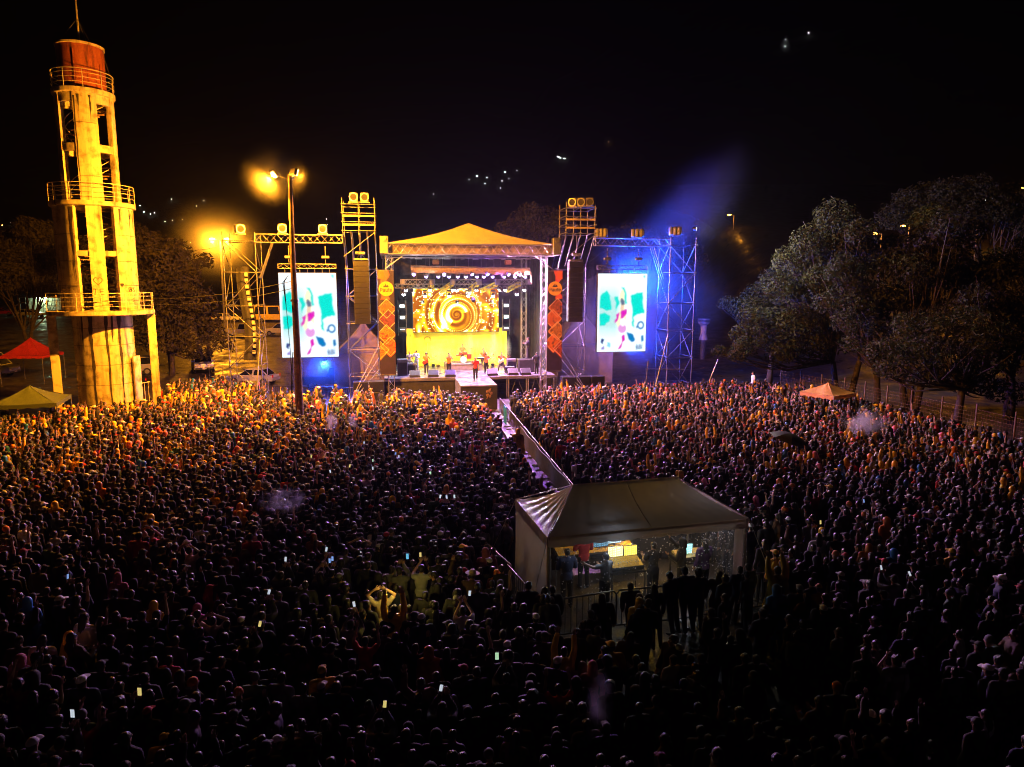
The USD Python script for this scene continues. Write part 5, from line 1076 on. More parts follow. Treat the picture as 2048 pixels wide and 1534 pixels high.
# ---------------------------------------------------------------- vehicles in the car park
glassm = M('car_glass', (.012, .014, .016), .08, 0, .1); tyre = rubber; hub = M('wheel_rim', (.4, .4, .4), .35, .8)
def car(label, x, y, rz, kind, col, name, lit=False, z=None):
    t = thing('parked_%s' % kind, label, {'sedan': 'car', 'suv': 'car', 'pickup': 'pickup truck', 'van': 'van', 'bus': 'minibus'}[kind], (x, y, float(hgt(x, y)) if z is None else z), rz)
    paint = M(name + '_car_paint', col, .25, 0, .08, 3); L, Wd, H = {'sedan': (4.3, 1.72, 1.42), 'suv': (4.5, 1.85, 1.72), 'pickup': (5.2, 1.85, 1.78), 'van': (5.2, 1.95, 2.25), 'bus': (6.6, 2.1, 2.6)}[kind]
    b = .42; hip = {'sedan': .88, 'suv': 1.0, 'pickup': 1.02, 'van': 1.15, 'bus': 1.2}[kind]; r = .05
    prof = {'sedan': [(-.49, b), (-.5, .7), (-.47, hip), (.28, hip), (.48, .72), (.5, b)], 'suv': [(-.49, b), (-.5, hip), (.27, hip), (.48, .9), (.5, b)], 'pickup': [(-.5, b), (-.5, hip), (.27, hip), (.48, .95), (.5, b)], 'van': [(-.5, b), (-.5, hip), (.36, hip), (.49, .95), (.5, b)], 'bus': [(-.5, b), (-.5, hip), (.46, hip), (.5, b)]}[kind]
    put(t, 'body', MB().man(Manifold.hull_points(np.array([[px_ * L, s * (Wd / 2 - (.06 if z_ > .6 else .02)) * f, z_ + o] for px_, z_ in prof for s in (-1, 1) for f, o in ((1, 0), (.96, .03))]))), paint)
    cab = {'sedan': (-.40, -.26, .06, .25), 'suv': (-.49, -.44, .08, .26), 'pickup': (-.08, -.02, .12, .26), 'van': (-.495, -.47, .22, .37), 'bus': (-.495, -.48, .40, .47)}[kind]
    pts = [[cab[0] * L, s * Wd / 2 * .93, hip] for s in (-1, 1)] + [[cab[1] * L, s * Wd / 2 * .80, H] for s in (-1, 1)] + [[cab[2] * L, s * Wd / 2 * .80, H] for s in (-1, 1)] + [[cab[3] * L, s * Wd / 2 * .93, hip] for s in (-1, 1)]
    put(t, 'cabin', MB().man(Manifold.hull_points(np.array(pts))), paint)
    P = np.array(pts); e = .006
    def win(q, nm, n): q = np.array(q) + np.array(n) * e; put(t, nm, MB().add(q, [[0, 1, 2, 3]]), glassm, smooth=False)
    def inset(a, b_, c, d, k=.10):
        Q = np.array([a, b_, c, d]); m = Q.mean(0); return m + (Q - m) * (1 - k)
    win(inset(P[6], P[7], P[5], P[4], .12), 'windscreen', (1, 0, .5)); win(inset(P[0], P[1], P[3], P[2], .16), 'rear_window', (-1, 0, .3))
    for s in (0, 1):
        A, B, C_, D = P[s], P[6 + s], P[4 + s], P[2 + s]; n = (0, -1 if s == 0 else 1, .2); mid = 3 if kind in ('van', 'bus') else 2 if kind != 'pickup' else 1
        for k in range(mid):
            u0, u1 = k / mid, (k + 1) / mid; win(inset(A + (B - A) * u0, A + (B - A) * u1, D + (C_ - D) * u1, D + (C_ - D) * u0, .16), 'side_window', n)
    if kind == 'pickup': put(t, 'cargo_bed', bx((-.30 * L, 0, hip + .045), (.36 * L, Wd * .82, .03)), black)
    for sx in (-.31, .32):
        for s in (-1, 1):
            w_ = put(t, 'wheel', MB().lathe([(0, -.11), (.30, -.11), (.34, -.07), (.34, .07), (.30, .11), (0, .11)], 20).xf(np.array([[1, 0, 0], [0, 0, 1], [0, -1, 0]]), (sx * L, s * (Wd / 2 - .10), .34)), tyre); put(w_, 'rim', MB().lathe([(0, 0), (.2, 0), (.2, .02), (0, .02)], 14).xf(np.array([[1, 0, 0], [0, 0, -1], [0, 1, 0]]) if s < 0 else np.array([[1, 0, 0], [0, 0, 1], [0, -1, 0]]), (sx * L, s * (Wd / 2 + .012 - (.0 if s < 0 else 0)), .34)), hub)
    for s in (-1, 1):
        put(t, 'headlight', bx((.488 * L, s * Wd * .36, .72), (.10, .32, .16), bev=.03), EM('headlamp_lit', (1, .95, .8), 12) if lit else M('headlamp_glass', (.6, .6, .6), .1)); put(t, 'tail_light', bx((-.496 * L, s * Wd * .40, .85), (.06, .18, .26), bev=.02), M('tail_lamp', (.4, .02, .02), .2)); put(t, 'mirror', bx((cab[3] * L * .8, s * (Wd / 2 + .06), hip + .1), (.12, .16, .14), bev=.03), paint)
    put(t, 'bumper', bx((.5 * L, 0, .5), (.10, Wd * .94, .2), bev=.04), M('bumper_plastic', (.05, .05, .05), .5)); put(t, 'number_plate', bx((.5 * L + .055, 0, .5), (.012, .4, .12)), M('plate_white', (.6, .6, .55)))
    return t
CW, CG, CR, CK, CY = (.62, .60, .56), (.30, .30, .30), (.35, .02, .02), (.015, .015, .018), (.55, .40, .06)
car('white SUV facing the crowd under the dark tree, left of the scaffold', -30.6, 68, -62, 'suv', CW, 'white')
car('pale SUV parked behind the water tower base, seen beside its right column', -36.5, 66, 200, 'suv', CG, 'grey')
car('pale pickup truck parked across the lot behind the left scaffold', -36.3, 93, 4, 'pickup', CW, 'white')
car('white estate car beside the pickup truck behind the left scaffold', -31.6, 95, 184, 'suv', CW, 'white')
car('dark sedan in the shade right of the water tower', -33.0, 58, 188, 'sedan', CK, 'black')
car('dark pickup with its roof catching amber light, behind the left loudspeaker tower', -15.4, 58.6, 10, 'pickup', CK, 'black')
car('yellow-lit minibus at the back of the lot behind the left screen', -38.0, 112, 3, 'bus', CY, 'yellow')
car('pale car next to the far lamp post', -46.0, 112, 5, 'sedan', CW, 'white'); car('silver car farther right of the far lamp post', -41.3, 114, 2, 'sedan', CG, 'grey')
car('red car at the far left beyond the tents', -89, 121, 20, 'sedan', CR, 'red'); car('white sedan at the far left beyond the tents', -82.5, 119, 8, 'sedan', CW, 'white'); car('dark red pickup right of the white sedan at the far left', -74, 120, 6, 'pickup', CR, 'red'); car('grey hatchback seen just left of the water tower', -68, 121, 190, 'sedan', CG, 'grey')
car('round-roofed van behind the red canopy at the left edge', -49.5, 64.5, 8, 'van', CG, 'grey'); car('low car under the left scaffold in blue smoke', -22.8, 60.5, 172, 'sedan', CG, 'grey')
t = thing('motorcycle', 'motorcycle parked at the end of the row beside the pale pickup', 'motorcycle', (-39.6, 92, float(hgt(-39.6, 92))), 8)
for x_ in (-.62, .66):
    w_ = put(t, 'wheel', MB().lathe([(.22, -.05), (.31, -.05), (.31, .05), (.22, .05), (.22, -.05)], 18).xf(np.array([[1, 0, 0], [0, 0, 1], [0, -1, 0]]), (x_, 0, .31)), rubber); put(w_, 'spokes', MB().tube((x_ - .22, 0, .31), (x_ + .22, 0, .31), .02, n=4).tube((x_, 0, .09), (x_, 0, .53), .02, n=4), steel, kind='stuff')
put(t, 'tank', MB().sph((.15, 0, .82), .24, 2, (1.3, .55, .65)), M('red_car_paint', CR)); put(t, 'seat', bx((-.35, 0, .82), (.7, .26, .10), bev=.04), rubber); put(t, 'engine', bx((.05, 0, .48), (.42, .3, .34), bev=.05), steel); put(t, 'fork', tb((.66, 0, .31), (.42, 0, 1.0), .035), steel); put(t, 'handlebar', MB().path([(.3, -.36, 1.05), (.42, 0, 1.0), (.3, .36, 1.05)], .018, 5), steel); put(t, 'exhaust', tb((0, -.16, .36), (-.8, -.16, .42), .045), steel); put(t, 'headlight', MB().sph((.56, 0, .92), .1, 1), steel)
p = atY(82, 612, 126); t = thing('roadside_shelter', 'white-lit shelter with a glazed front across the lot at the far left', 'shelter', (p[0], 126, float(hgt(p[0], 126))), 4)
put(t, 'back_wall', bx((0, 1.2, 1.4), (6, .1, 2.8)), M('pale_wall', (.62, .66, .56), .8)); put(t, 'roof', bx((0, .2, 2.95), (6.6, 2.8, .12)), alu); put(t, 'front_rail', bx((0, -1.0, .9), (6, .05, .06)), steel)
for x_ in np.linspace(-3, 3, 7): put(t, 'post', tb((x_, -1.0, 0), (x_, -1.0, 2.9), .05), steel)
put(t, 'lamp_tube', tb((-1, .2, 2.8), (1, .2, 2.8), .05), EM('green_white_tube', (.7, 1, .6), 30)); light(t, 'SphereLight', (0, .1, 2.5), None, (.72, 1, .55), 55, .1)
p = atY(1408, 648, 74); t = thing('elevated_tank', 'small pale water tank on a narrow stalk, faint right of the stage', 'water tank', (p[0], 74, float(hgt(p[0], 74))))
H_ = p[2] - float(hgt(p[0], 74)); tm_ = M('pale_tank_paint', (.35, .33, .31), .7)
put(t, 'bowl', MB().lathe([(0, H_ - .06), (.45, H_ - .06), (.62, H_ + .1), (.66, H_ + .6), (0, H_ + .64)], 24), tm_); put(t, 'stalk', MB().lathe([(.5, H_ - 1.7), (.3, H_ - 1.0), (.36, H_ - .05)], 16), tm_); put(t, 'plinth', MB().lathe([(.3, 0), (.3, H_ - 1.65)], 12), M('dark_plinth', (.04, .04, .04))); put(t, 'band', MB().lathe([(.65, H_ + .25), (.68, H_ + .3), (.68, H_ + .4), (.65, H_ + .45)], 24), steel)
t = thing('liquid_crate', 'caged white plastic tank crate between the left loudspeaker tower and the banner', 'tank crate', sw(-7.3, 2.6), YAW); put(t, 'tank', bx((0, 0, .62), (1.15, .95, .95), bev=.1), M('milky_plastic', (.6, .58, .5), .5)); put(t, 'pallet', bx((0, 0, .08), (1.2, 1, .14)), wood)
for k in np.linspace(-.58, .58, 6): put(t, 'cage_bar', tb((k, -.5, .15), (k, -.5, 1.12), .012, n=4), steel)
for z in (.4, .75, 1.1): put(t, 'cage_bar', tb((-.6, -.5, z), (.6, -.5, z), .012, n=4), steel)
# ---------------------------------------------------------------- cables overhead
def sag(label, a, b, s_, r=.016):
    a, b = np.array(a, float), np.array(b, float); top('overhead_cable', MB().path([a + (b - a) * u - np.array([0, 0, 4 * s_ * u * (1 - u)]) for u in np.linspace(0, 1, 20)], r, 4), rubber, label, 'cable', 'overhead cables')
sag('thin cable running from the water tower balcony to the far lamp post', (TX + 2.2, TY - 1, 11.2), (fx, fy, fz + 12), .5, .02)
sag('thin cable running from the water tower railing to the street lamp pole', (TX + 3.1, TY - 1.2, 7.6), (px, py, 8.6), .35); sag('second thin cable just above, ending on the lamp pole', (TX + 3.1, TY - 1.2, 7.9), (px, py, 9.0), .3)
# ---------------------------------------------------------------- crowd barriers
def barrier(L=2.2, h=1.12, bars=13):
    t = thing('crowd_barrier', '', 'barrier')
    put(t, 'frame', MB().path([(-L / 2, 0, .18), (-L / 2, 0, h - .1), (-L / 2 + .08, 0, h), (L / 2 - .08, 0, h), (L / 2, 0, h - .1), (L / 2, 0, .18), (-L / 2, 0, .18)], .024, 6), steel)
    for k in np.linspace(-L / 2 + .15, L / 2 - .15, bars): put(t, 'bar', tb((k, 0, .2), (k, 0, h), .010, n=4, cap=False), steel)
    for k in (-.75, .75): put(t, 'foot', bx((k, 0, .04), (.06, .62, .05)), steel)
    return t
bar0 = None
def line_of(pts, where, words):
    global bar0
    pts = [np.array(p, float) for p in pts]; seg = [(a, b) for a, b in zip(pts, pts[1:])]; out = []
    for a, b in seg:
        L = np.linalg.norm(b - a); n = max(1, round(L / 2.25))
        for i in range(n): out.append((a + (b - a) * (i + .5) / n, math.degrees(math.atan2(*(b - a)[::-1]))))
    for i, (p, rz) in enumerate(out):
        lab = 'steel crowd barrier %s, %s' % (where, words(i, len(out)))
        if bar0 is None: bar0 = place_first(barrier(), (*p, 0), rz, lab, 'steel crowd barriers')
        else: dup(bar0, lab, (*p, 0), rz, 'steel crowd barriers')
far_near = lambda i, n: 'nearest the catwalk' if i == 0 else 'nearest the sound tent' if i == n - 1 else NTH[i - 1] + ' from the catwalk'
lr = lambda i, n: 'leftmost panel' if i == 0 else 'rightmost panel' if i == n - 1 else '%s panel' % ORD[i]
line_of([(-.85, 46.6), (2.45, 25.6)], 'in the long line dividing the crowd', far_near)
line_of([(-1.95, 45.6), (.95, 26.6)], 'in the inner line along the wet lane', far_near)
line_of([gz(545, 772, 1.1)[:2], gz(765, 777, 1.1)[:2]], 'behind the people in front of the left screen', lr)
line_of([gz(545, 812, 1.1)[:2], gz(930, 812, 1.1)[:2], gz(965, 822, 1.1)[:2]], 'holding the front row left of the catwalk', lr)
# tarpaulin sheet tied to the dividing line
t = thing('barrier_banner', 'brown mesh sheet tied along the near part of the dividing barriers', 'sheet', (0, 0, 0))
P = np.array([[[.52 + (2.40 - .52) * u + .03 * math.sin(u * 23), 37.2 + (25.9 - 37.2) * u, z] for z in (.2, .65, 1.08)] for u in np.linspace(0, 1, 50)]); put(t, 'cloth', MB().grid(P + [-.07, 0, 0]), M('brown_mesh', (.06, .042, .04), .8, 0, .4, 2), smooth=True)
put(t, 'hem', MB().path(P[:, 2] + [-.07, 0, .01], .02, 4), M('pale_hem', (.22, .2, .2), .7))
t = thing('blue_cloth', 'blue cloth hung over the dividing barrier near the catwalk', 'cloth', (-.36, 42.9, .1), -81); put(t, 'cloth', MB().grid(np.array([[[u, -.08 + .04 * math.sin(u * 20), z] for z in (.0, .5, 1.06)] for u in np.linspace(-.4, .4, 12)])), M('blue_sheet', (.02, .22, .7), .6), smooth=True)
put(t, 'fold', MB().path([(-.4, -.06, 1.08), (.4, -.06, 1.08)], .04, 6), _m['blue_sheet'])
t = thing('access_barrier', 'tilted pipe railing rising from the crowd beside the left scaffold', 'barrier', (*gz(515, 790, .6)[:2], 0), 8)
put(t, 'rail', tb((-.9, 0, 1.9), (.55, -.3, .4), .045), alu); put(t, 'rail', tb((-.7, .05, 1.9), (.75, -.25, .4), .035), alu); put(t, 'post', tb((.6, -.28, 0), (.6, -.28, 1.0), .035), alu)
t = thing('site_gate', 'orange-lit steel gate frame at the crowd edge left of the scaffold', 'gate', (*gz(433, 760, 1.0)[:2], 0), 25); put(t, 'frame', MB().path([(-.5, 0, .1), (-.5, 0, 2.0), (.5, 0, 2.0), (.5, 0, .1)], .03, 6), steel)
for z in (.7, 1.3): put(t, 'rail', tb((-.5, 0, z), (.5, 0, z), .025), steel)
t = thing('ramp_frame', 'bent pipe frame standing at the foot of the right outer scaffold', 'frame', sw(14.2, -2.6), YAW)
for a, b in (((-1.2, 0, .2), (-1.0, 0, 3.0)), ((-1.2, 0, 2.4), (1.9, 0, 2.3)), ((.5, 0, .1), (.55, 0, 2.4)), ((3.6, 0, .2), (4.7, 0, 3.0))): put(t, 'pipe', tb(a, b, .04), alu)
# ---------------------------------------------------------------- mesh fence under the right trees
t = thing('mesh_fence', 'rusty wire mesh fence running under the trees at the right', 'fence', (0, 0, 0))
fp = [np.array([20.6, 52.5]), np.array([22.6, 46.5]), np.array([24.0, 41.0]), np.array([25.2, 34.0]), np.array([25.8, 28.0])]; wire = M('rusty_wire', (.22, .13, .07), .6, .4, .3)
for a, b in zip(fp, fp[1:]):
    n = 3
    for i in range(n):
        p, q = a + (b - a) * i / n, a + (b - a) * (i + 1) / n; put(t, 'post', tb((*p, 0), (*p, 2.5), .045), wood)
        k = MB()
        for z in np.linspace(.2, 2.2, 11): k.tube((*p, z), (*q, z), .009, n=3, cap=False)
        for u in np.linspace(0, 1, 15): m_ = p + (q - p) * u; k.tube((*m_, .2), (*m_, 2.2), .009, n=3, cap=False)
        put(t, 'mesh_panel', k, wire, kind='stuff')
# ---------------------------------------------------------------- sound tent in the crowd
TO, TR = (.91, 16.96), 14.4; _tc, _ts = math.cos(math.radians(TR)), math.sin(math.radians(TR))
def tw(x, y, z=0): return (TO[0] + _tc * x - _ts * y, TO[1] + _ts * x + _tc * y, z)
TWd, TD, TE, TRZ = 5.82, 3.22, 2.44, 3.27
t = thing('sound_tent', 'large pale hip-roofed tent with clear rain-spotted front standing in the crowd', 'tent', tw(0, 0), TR)
canvas = usdkit.material(stage, LK + 'wet_tent_vinyl', {'o': ('geometry', {}), 'n': ('noise_texture', {'scale': 2.2, 'detail': 6}), 'n2': ('noise_texture', {'scale': 9, 'detail': 3}), 'r': ('rgb_ramp', {'ramp': [(.3, (.56, .48, .42)), (.7, (.66, .57, .50))]}), 'b': ('bump', {'strength': .12, 'distance': .03}),
    'p': ('principled_bsdf', {'roughness': .3}), 't': ('translucent_bsdf', {'color': (.4, .34, .3)}), 'm': ('mix_closure', {'fac': .12})}, [('o.position', 'n.vector'), ('o.position', 'n2.vector'), ('n.fac', 'r.fac'), ('r.color', 'p.base_color'), ('n2.fac', 'b.height'), ('b.normal', 'p.normal'), ('p.BSDF', 'm.closure1'), ('t.BSDF', 'm.closure2')], surface='m.closure')
A, B, C_, D = (np.array(p, float) for p in ((0, 0, TE), (TWd, 0, TE), (TWd, TD, TE), (0, TD, TE))); R0, R1 = np.array([1.25, 1.6, TRZ]), np.array([4.45, 1.6, TRZ])
def panel(a, b, c, d, nu=30, nv=14, wr=.02):
    """a-b eave, d-c ridge"""
    P = np.zeros((nu, nv, 3))
    for i, u in enumerate(np.linspace(0, 1, nu)):
        for j, v in enumerate(np.linspace(0, 1, nv)):
            p = (a * (1 - u) + b * u) * (1 - v) + (d * (1 - u) + c * u) * v; p = p.copy(); p[2] += -.10 * math.sin(PI * v) + wr * math.sin(u * 37 + 6 * v) * v * (1 - v) * 2 + .012 * math.sin(v * 30 + u * 11) * (wr > .02); P[i, j] = p
    return MB().grid(P)
put(t, 'roof_panel', panel(A, (A + B) / 2, (R0 + R1) / 2, R0), canvas, smooth=True); put(t, 'roof_panel', panel((A + B) / 2, B, R1, (R0 + R1) / 2), canvas, smooth=True)
put(t, 'roof_panel', panel(C_, D, R0, R1), canvas, smooth=True); put(t, 'roof_panel', panel(D, A, R0, R0, 40, 16, .032), canvas, smooth=True); put(t, 'roof_panel', panel(B, C_, R1, R1, 30, 14, .03), canvas, smooth=True)
for a, b in ((A, B), (B, C_), (C_, D), (D, A)):
    n = 64; L = np.linalg.norm(b - a); o = np.array([b[1] - a[1], -(b[0] - a[0]), 0]) / L
    P = np.array([[a + (b - a) * u + o * (.012 + .01 * math.sin(u * 25)) * (k > 0) - np.array([0, 0, (.0, .14, .25 + .035 * abs(math.sin(u * L * PI / .42)))[k]]) for k in range(3)] for u in np.linspace(0, 1, n)]); put(t, 'valance', MB().grid(P), canvas, smooth=True)
    put(t, 'eave_bar', tb(a + [0, 0, -.06] - o * .03, b + [0, 0, -.06] - o * .03, .03), alu)
for p in (A, B, C_, D, (A + B) / 2 + [0, TD, 0]): c = np.array([TWd / 2, TD / 2, 0]); q = p * [1, 1, 0]; q = q + unit(c - q) * .06; put(t, 'post', tb((q[0], q[1], 0), (q[0], q[1], TE), .04, n=8), alu)
for a, b in ((A, R0), (B, R1), (C_, R1), (D, R0), (R0, R1), ((A + B) / 2, (R0 + R1) / 2)):
    put(t, 'seam', MB().path([a + (b - a) * u + np.array([0, 0, .012 - .10 * math.sin(PI * u) * (1 if abs(a[2] - b[2]) > .1 else 0) * .0 + (-.10 * math.sin(PI * u) if a is not A and a is not B and a is not C_ and a is not D and a is not R0 else 0)]) for u in np.linspace(0, 1, 9)], .014, 4), canvas)
for p, q in ((A, (-.9, -.8, 0)), (D, (-.9, TD + .7, 0)), (B, (TWd + .8, -.7, 0))): put(t, 'guy_rope', tb(p, q, .010, n=4), M('rope', (.4, .36, .3), .8))
put(t, 'ridge_bar', tb(R0 - [0, 0, .12], R1 - [0, 0, .12], .03), alu)
sheetm = usdkit.material(stage, LK + 'side_sheet', {'o': ('geometry', {}), 'n': ('noise_texture', {'scale': 3, 'detail': 4}), 'b': ('bump', {'strength': .4, 'distance': .05}), 'p': ('principled_bsdf', {'base_color': (.46, .38, .36), 'roughness': .3}), 't': ('translucent_bsdf', {'color': (.4, .33, .32)}), 'm': ('mix_closure', {'fac': .35})}, [('o.position', 'n.vector'), ('n.fac', 'b.height'), ('b.normal', 'p.normal'), ('p.BSDF', 'm.closure1'), ('t.BSDF', 'm.closure2')], surface='m.closure')
def wallsheet(a, b, bulge=.15, z0=.25, n=30): return MB().grid(np.array([[[*(a + (b - a) * u)[:2] + np.array([b[1] - a[1], a[0] - b[0]])[:2] / np.linalg.norm(b - a) * (bulge * (1 - z / TE) * math.sin(u * 3.2) + .03 * math.sin(u * 22) * (1 - z / TE)), z] for z in np.linspace(z0, TE - .08, 8)] for u in np.linspace(0, 1, n)]))
put(t, 'side_sheet', wallsheet(D, A, .35), sheetm, smooth=True)
clear = usdkit.material(stage, LK + 'rain_spotted_clear_sheet', {'g': ('geometry', {}), 'v': ('voronoi_texture', {'scale': 11, 'randomness': 1}), 'n': ('noise_texture', {'scale': 1.6, 'detail': 3}), 'r': ('rgb_ramp', {'ramp': [(.15, (1, 1, 1)), (.24, (0, 0, 0))]}), 'k': ('math', {'math_type': 'multiply'}), 'c': ('map_range', {'from_min': .36, 'from_max': .56, 'to_min': .0, 'to_max': 1.0}),
    'ad': ('math', {'math_type': 'multiply_add', 'value2': .8, 'value3': .035}), 'b': ('bump', {'strength': .5, 'distance': .02}), 'tr': ('transparent_bsdf', {'color': (.93, .93, .94)}), 'pb': ('principled_bsdf', {'base_color': (.75, .75, .78), 'roughness': .15}), 'tl': ('translucent_bsdf', {'color': (.8, .8, .85)}), 'gl': ('mix_closure', {'fac': .5}), 'm': ('mix_closure', {})},
    [('g.position', 'v.vector'), ('g.position', 'n.vector'), ('v.distance', 'r.fac'), ('r.color', 'k.value1'), ('n.fac', 'c.value'), ('c.result', 'k.value2'), ('k.value', 'ad.value1'), ('ad.value', 'm.fac'), ('n.fac', 'b.height'), ('b.normal', 'pb.normal'), ('pb.BSDF', 'gl.closure1'), ('tl.BSDF', 'gl.closure2'), ('tr.BSDF', 'm.closure1'), ('gl.closure', 'm.closure2')], surface='m.closure')
for a, b in ((.35, 2.1), (2.12, 3.9), (3.92, 5.75)): put(t, 'clear_sheet', MB().grid(np.array([[[x_, -.03 + .05 * math.sin(x_ * 7 + z * 2) * (1 - z / 2.3), z] for z in np.linspace(.35, 2.25, 10)] for x_ in np.linspace(a, b, 26)])), clear, smooth=True)
put(t, 'rear_sheet', wallsheet(C_, D, .0, .1), M('dark_rear_sheet', (.03, .03, .035), .5), smooth=True)
put(t, 'side_sheet', wallsheet(B, C_, .1, .3), clear, smooth=True)
P = np.array([[[5.72 - .10 * k, .05 + .05 * math.sin(k * 2), z] for z in (.5, 1.4, 2.3)] for k in range(4)]); put(t, 'gathered_sheet', MB().grid(P), canvas, smooth=True)
def desk(label, x, y, w_, d_, h_, rz=0, lit=True):
    t = thing('mixing_desk', label, 'mixing desk', tw(x, y), TR + rz)
    put(t, 'table_top', bx((0, 0, h_ - .05), (w_ + .1, d_ + .1, .05)), black)
    for sx in (-1, 1):
        for sy in (-1, 1): put(t, 'leg', tb((sx * w_ / 2, sy * d_ / 2, 0), (sx * w_ / 2, sy * d_ / 2, h_ - .05), .025, n=6), steel)
    R = np.array([[1, 0, 0], [0, math.cos(.22), -math.sin(.22)], [0, math.sin(.22), math.cos(.22)]])
    put(t, 'console', bx((0, 0, h_ + .09), (w_, d_, .12), bev=.03, R=R), black); 
    put(t, 'fader_panel', bx((0, -.02, h_ + .157), (w_ * .94, d_ * .86, .008), R=R), M('fader_panel_paint', (.55, .35, .06) if lit else (.06, .06, .06), .5, 0, .5, 30))
    for k in range(int(w_ / .09)): put(t, 'fader', bx((-w_ / 2 + .08 + k * .09, -.08 + .05 * math.sin(k * 2.1), h_ + .16), (.02, .035, .03)), M('fader_cap', (.5, .5, .5)))
    return t
def monitor(label, x, y, z, w_, h_, rz, col, e, tilt_=0):
    t = thing('computer_screen', label, 'screen', tw(x, y, z), TR + rz); put(t, 'case', bx((0, .03, h_ / 2), (w_ + .03, .03, h_ + .03), bev=.01), black)
    def fn(u, v):
        g_ = ((np.sin(u * 40) > -.2) & (np.sin(v * 26 + np.floor(u * 5)) > -.3))[..., None]; return np.array(col) * (.35 + .65 * g_)
    g_, c_ = picture(w_, h_, 24, 18, fn); g_.xf(t=(0, .008, 0)); put(t, 'display', g_, VC('desk_display_%d' % int(e), e), colors=c_); put(t, 'stand', tb((0, .05, -.12), (0, .05, .1), .02), black); return t
desk('main mixing desk glowing amber in the middle of the sound tent', 2.75, 1.35, 1.0, .6, .82); desk('dark lighting desk at the right of the sound tent', 4.85, 1.5, .9, .5, .8, 0, False); desk('long dark rack table at the back of the sound tent', 2.3, 2.55, 2.6, .5, .8, 0, False)
monitor('bright yellow-white screen on the main mixing desk, left one', 2.55, 1.55, 1.05, .45, .30, 0, (1, .95, .35), 3.4); monitor('bright yellow screen on the main mixing desk, right one', 3.02, 1.55, 1.05, .40, .28, 0, (1, .75, .10), 3.4)
monitor('pale blue screen standing at the back of the sound tent', 2.95, 2.55, 1.05, .42, .32, 0, (.55, .8, .9), 2.4); monitor('dim blue screen left of the pale one at the back of the tent', 2.45, 2.5, 1.0, .5, .30, 0, (.15, .35, .5), 1.4); monitor('turquoise laptop screen at the right of the sound tent', 4.75, 1.45, .95, .40, .30, 0, (.35, .9, .85), 3.0); monitor('small green screen high at the back right of the tent', 4.75, 2.6, 1.5, .36, .2, 0, (.4, .9, .3), 3.0)
t = thing('work_lamp', 'small yellow work lamp behind the operator in the sound tent', 'lamp', tw(3.52, 2.5, .85)); put(t, 'base', MB().lathe([(0, 0), (.09, 0), (.08, .03), (0, .03)], 12), black); put(t, 'stem', tb((0, 0, .03), (0, 0, .75), .014), black); put(t, 'bulb', MB().sph((0, 0, .8), .055, 2), EM('yellow_bulb', (1, .66, .06), 30)); light(t, 'SphereLight', (0, -.1, .88), None, (1, .58, .06), 24, .06)
t = thing('tent_light_bar', 'small white tube lamp under the front eave of the sound tent', 'lamp', tw(1.9, .35, 2.12), TR); put(t, 'tube', tb((-.14, 0, 0), (.14, 0, 0), .02), EM('cool_tube', (.7, 1, .9), 10)); put(t, 'holder', bx((0, 0, .04), (.36, .05, .04)), steel); light(t, 'SphereLight', (0, 0, -.1), None, (.6, .75, 1), 7, .05)
t = thing('tent_light_bar', 'cool tube lamp hung inside the right end of the sound tent', 'lamp', tw(5.1, 1.7, 2.2), TR); put(t, 'tube', tb((-.2, 0, 0), (.2, 0, 0), .02), _m['cool_tube']); put(t, 'holder', bx((0, 0, .04), (.5, .05, .04)), steel); light(t, 'SphereLight', (0, 0, -.1), None, (.8, .8, 1), 14, .05)
for label, x, y, rz, tc, kw in (('operator in a black T-shirt standing at the main mixing desk, seen from behind', 3.35, .75, 5, 'black', dict(top_kind='tee', right='front', left='front')), ('operator in a pale grey shirt leaning at the left of the main desk', 1.75, .35, 25, 'grey', dict(top_kind='tee', right='front', left='wide')),
                           ('dark hooded person looking at a phone in the right half of the sound tent', 4.25, .8, 50, 'black', dict(top_kind='hoodie', head='hood', right='phone', left='front')), ('person in a purple jacket at the right of the sound tent', 4.85, .6, 10, 'purple', dict(top_kind='jacket', head='long', right='front', left='down')),
                           ('person in navy standing at the left inside the sound tent', .85, .9, 0, 'navy', dict(top_kind='jacket', right='fold', left='fold')), ('person in a dark red jacket behind the desk in the sound tent', 1.75, 2.0, 0, 'red', dict(top_kind='jacket', right='front', left='front'))):
    performer(label, 0, 0, TR + rz, tc, 'black', world=tw(x, y), **kw)
for i, (x, y, rz) in enumerate(((.55, -.75, 4), (2.75, -.72, -3), (5.0, -.68, 2), (-.55, .6, 96), (-.75, 2.6, 100))):
    p = tw(x, y); lab = 'steel crowd barrier around the sound tent, %s' % ('at the left of its front', 'in the middle of its front', 'at the right of its front', 'along its left side near the front corner', 'along its left side at the back')[i]
    dup(bar0, lab, p, TR + rz, 'steel crowd barriers')
# dark umbrella over the right crowd
t = thing('umbrella', 'open dark umbrella tilted above the right crowd', 'umbrella', gz(1580, 880, 1.9), -20, rx=0, ry=18)
um = MB(); n = 8
for k in range(n):
    a, b = 2 * PI * k / n, 2 * PI * (k + 1) / n; um = MB()
    P = np.array([[[.95 * s_ * math.cos(a + (b - a) * q) * (1 - .08 * math.sin(PI * q) * s_), .95 * s_ * math.sin(a + (b - a) * q) * (1 - .08 * math.sin(PI * q) * s_), .30 * (1 - s_ ** 2)] for s_ in np.linspace(0, 1, 7)] for q in np.linspace(0, 1, 5)]); put(t, 'cover_panel', um.grid(P), M('umbrella_cloth', (.05, .05, .07), .5), smooth=True); put(t, 'rib', MB().path([(.95 * s_ * math.cos(a), .95 * s_ * math.sin(a), .29 * (1 - s_ ** 2)) for s_ in np.linspace(0, 1, 5)], .008, 4), steel)
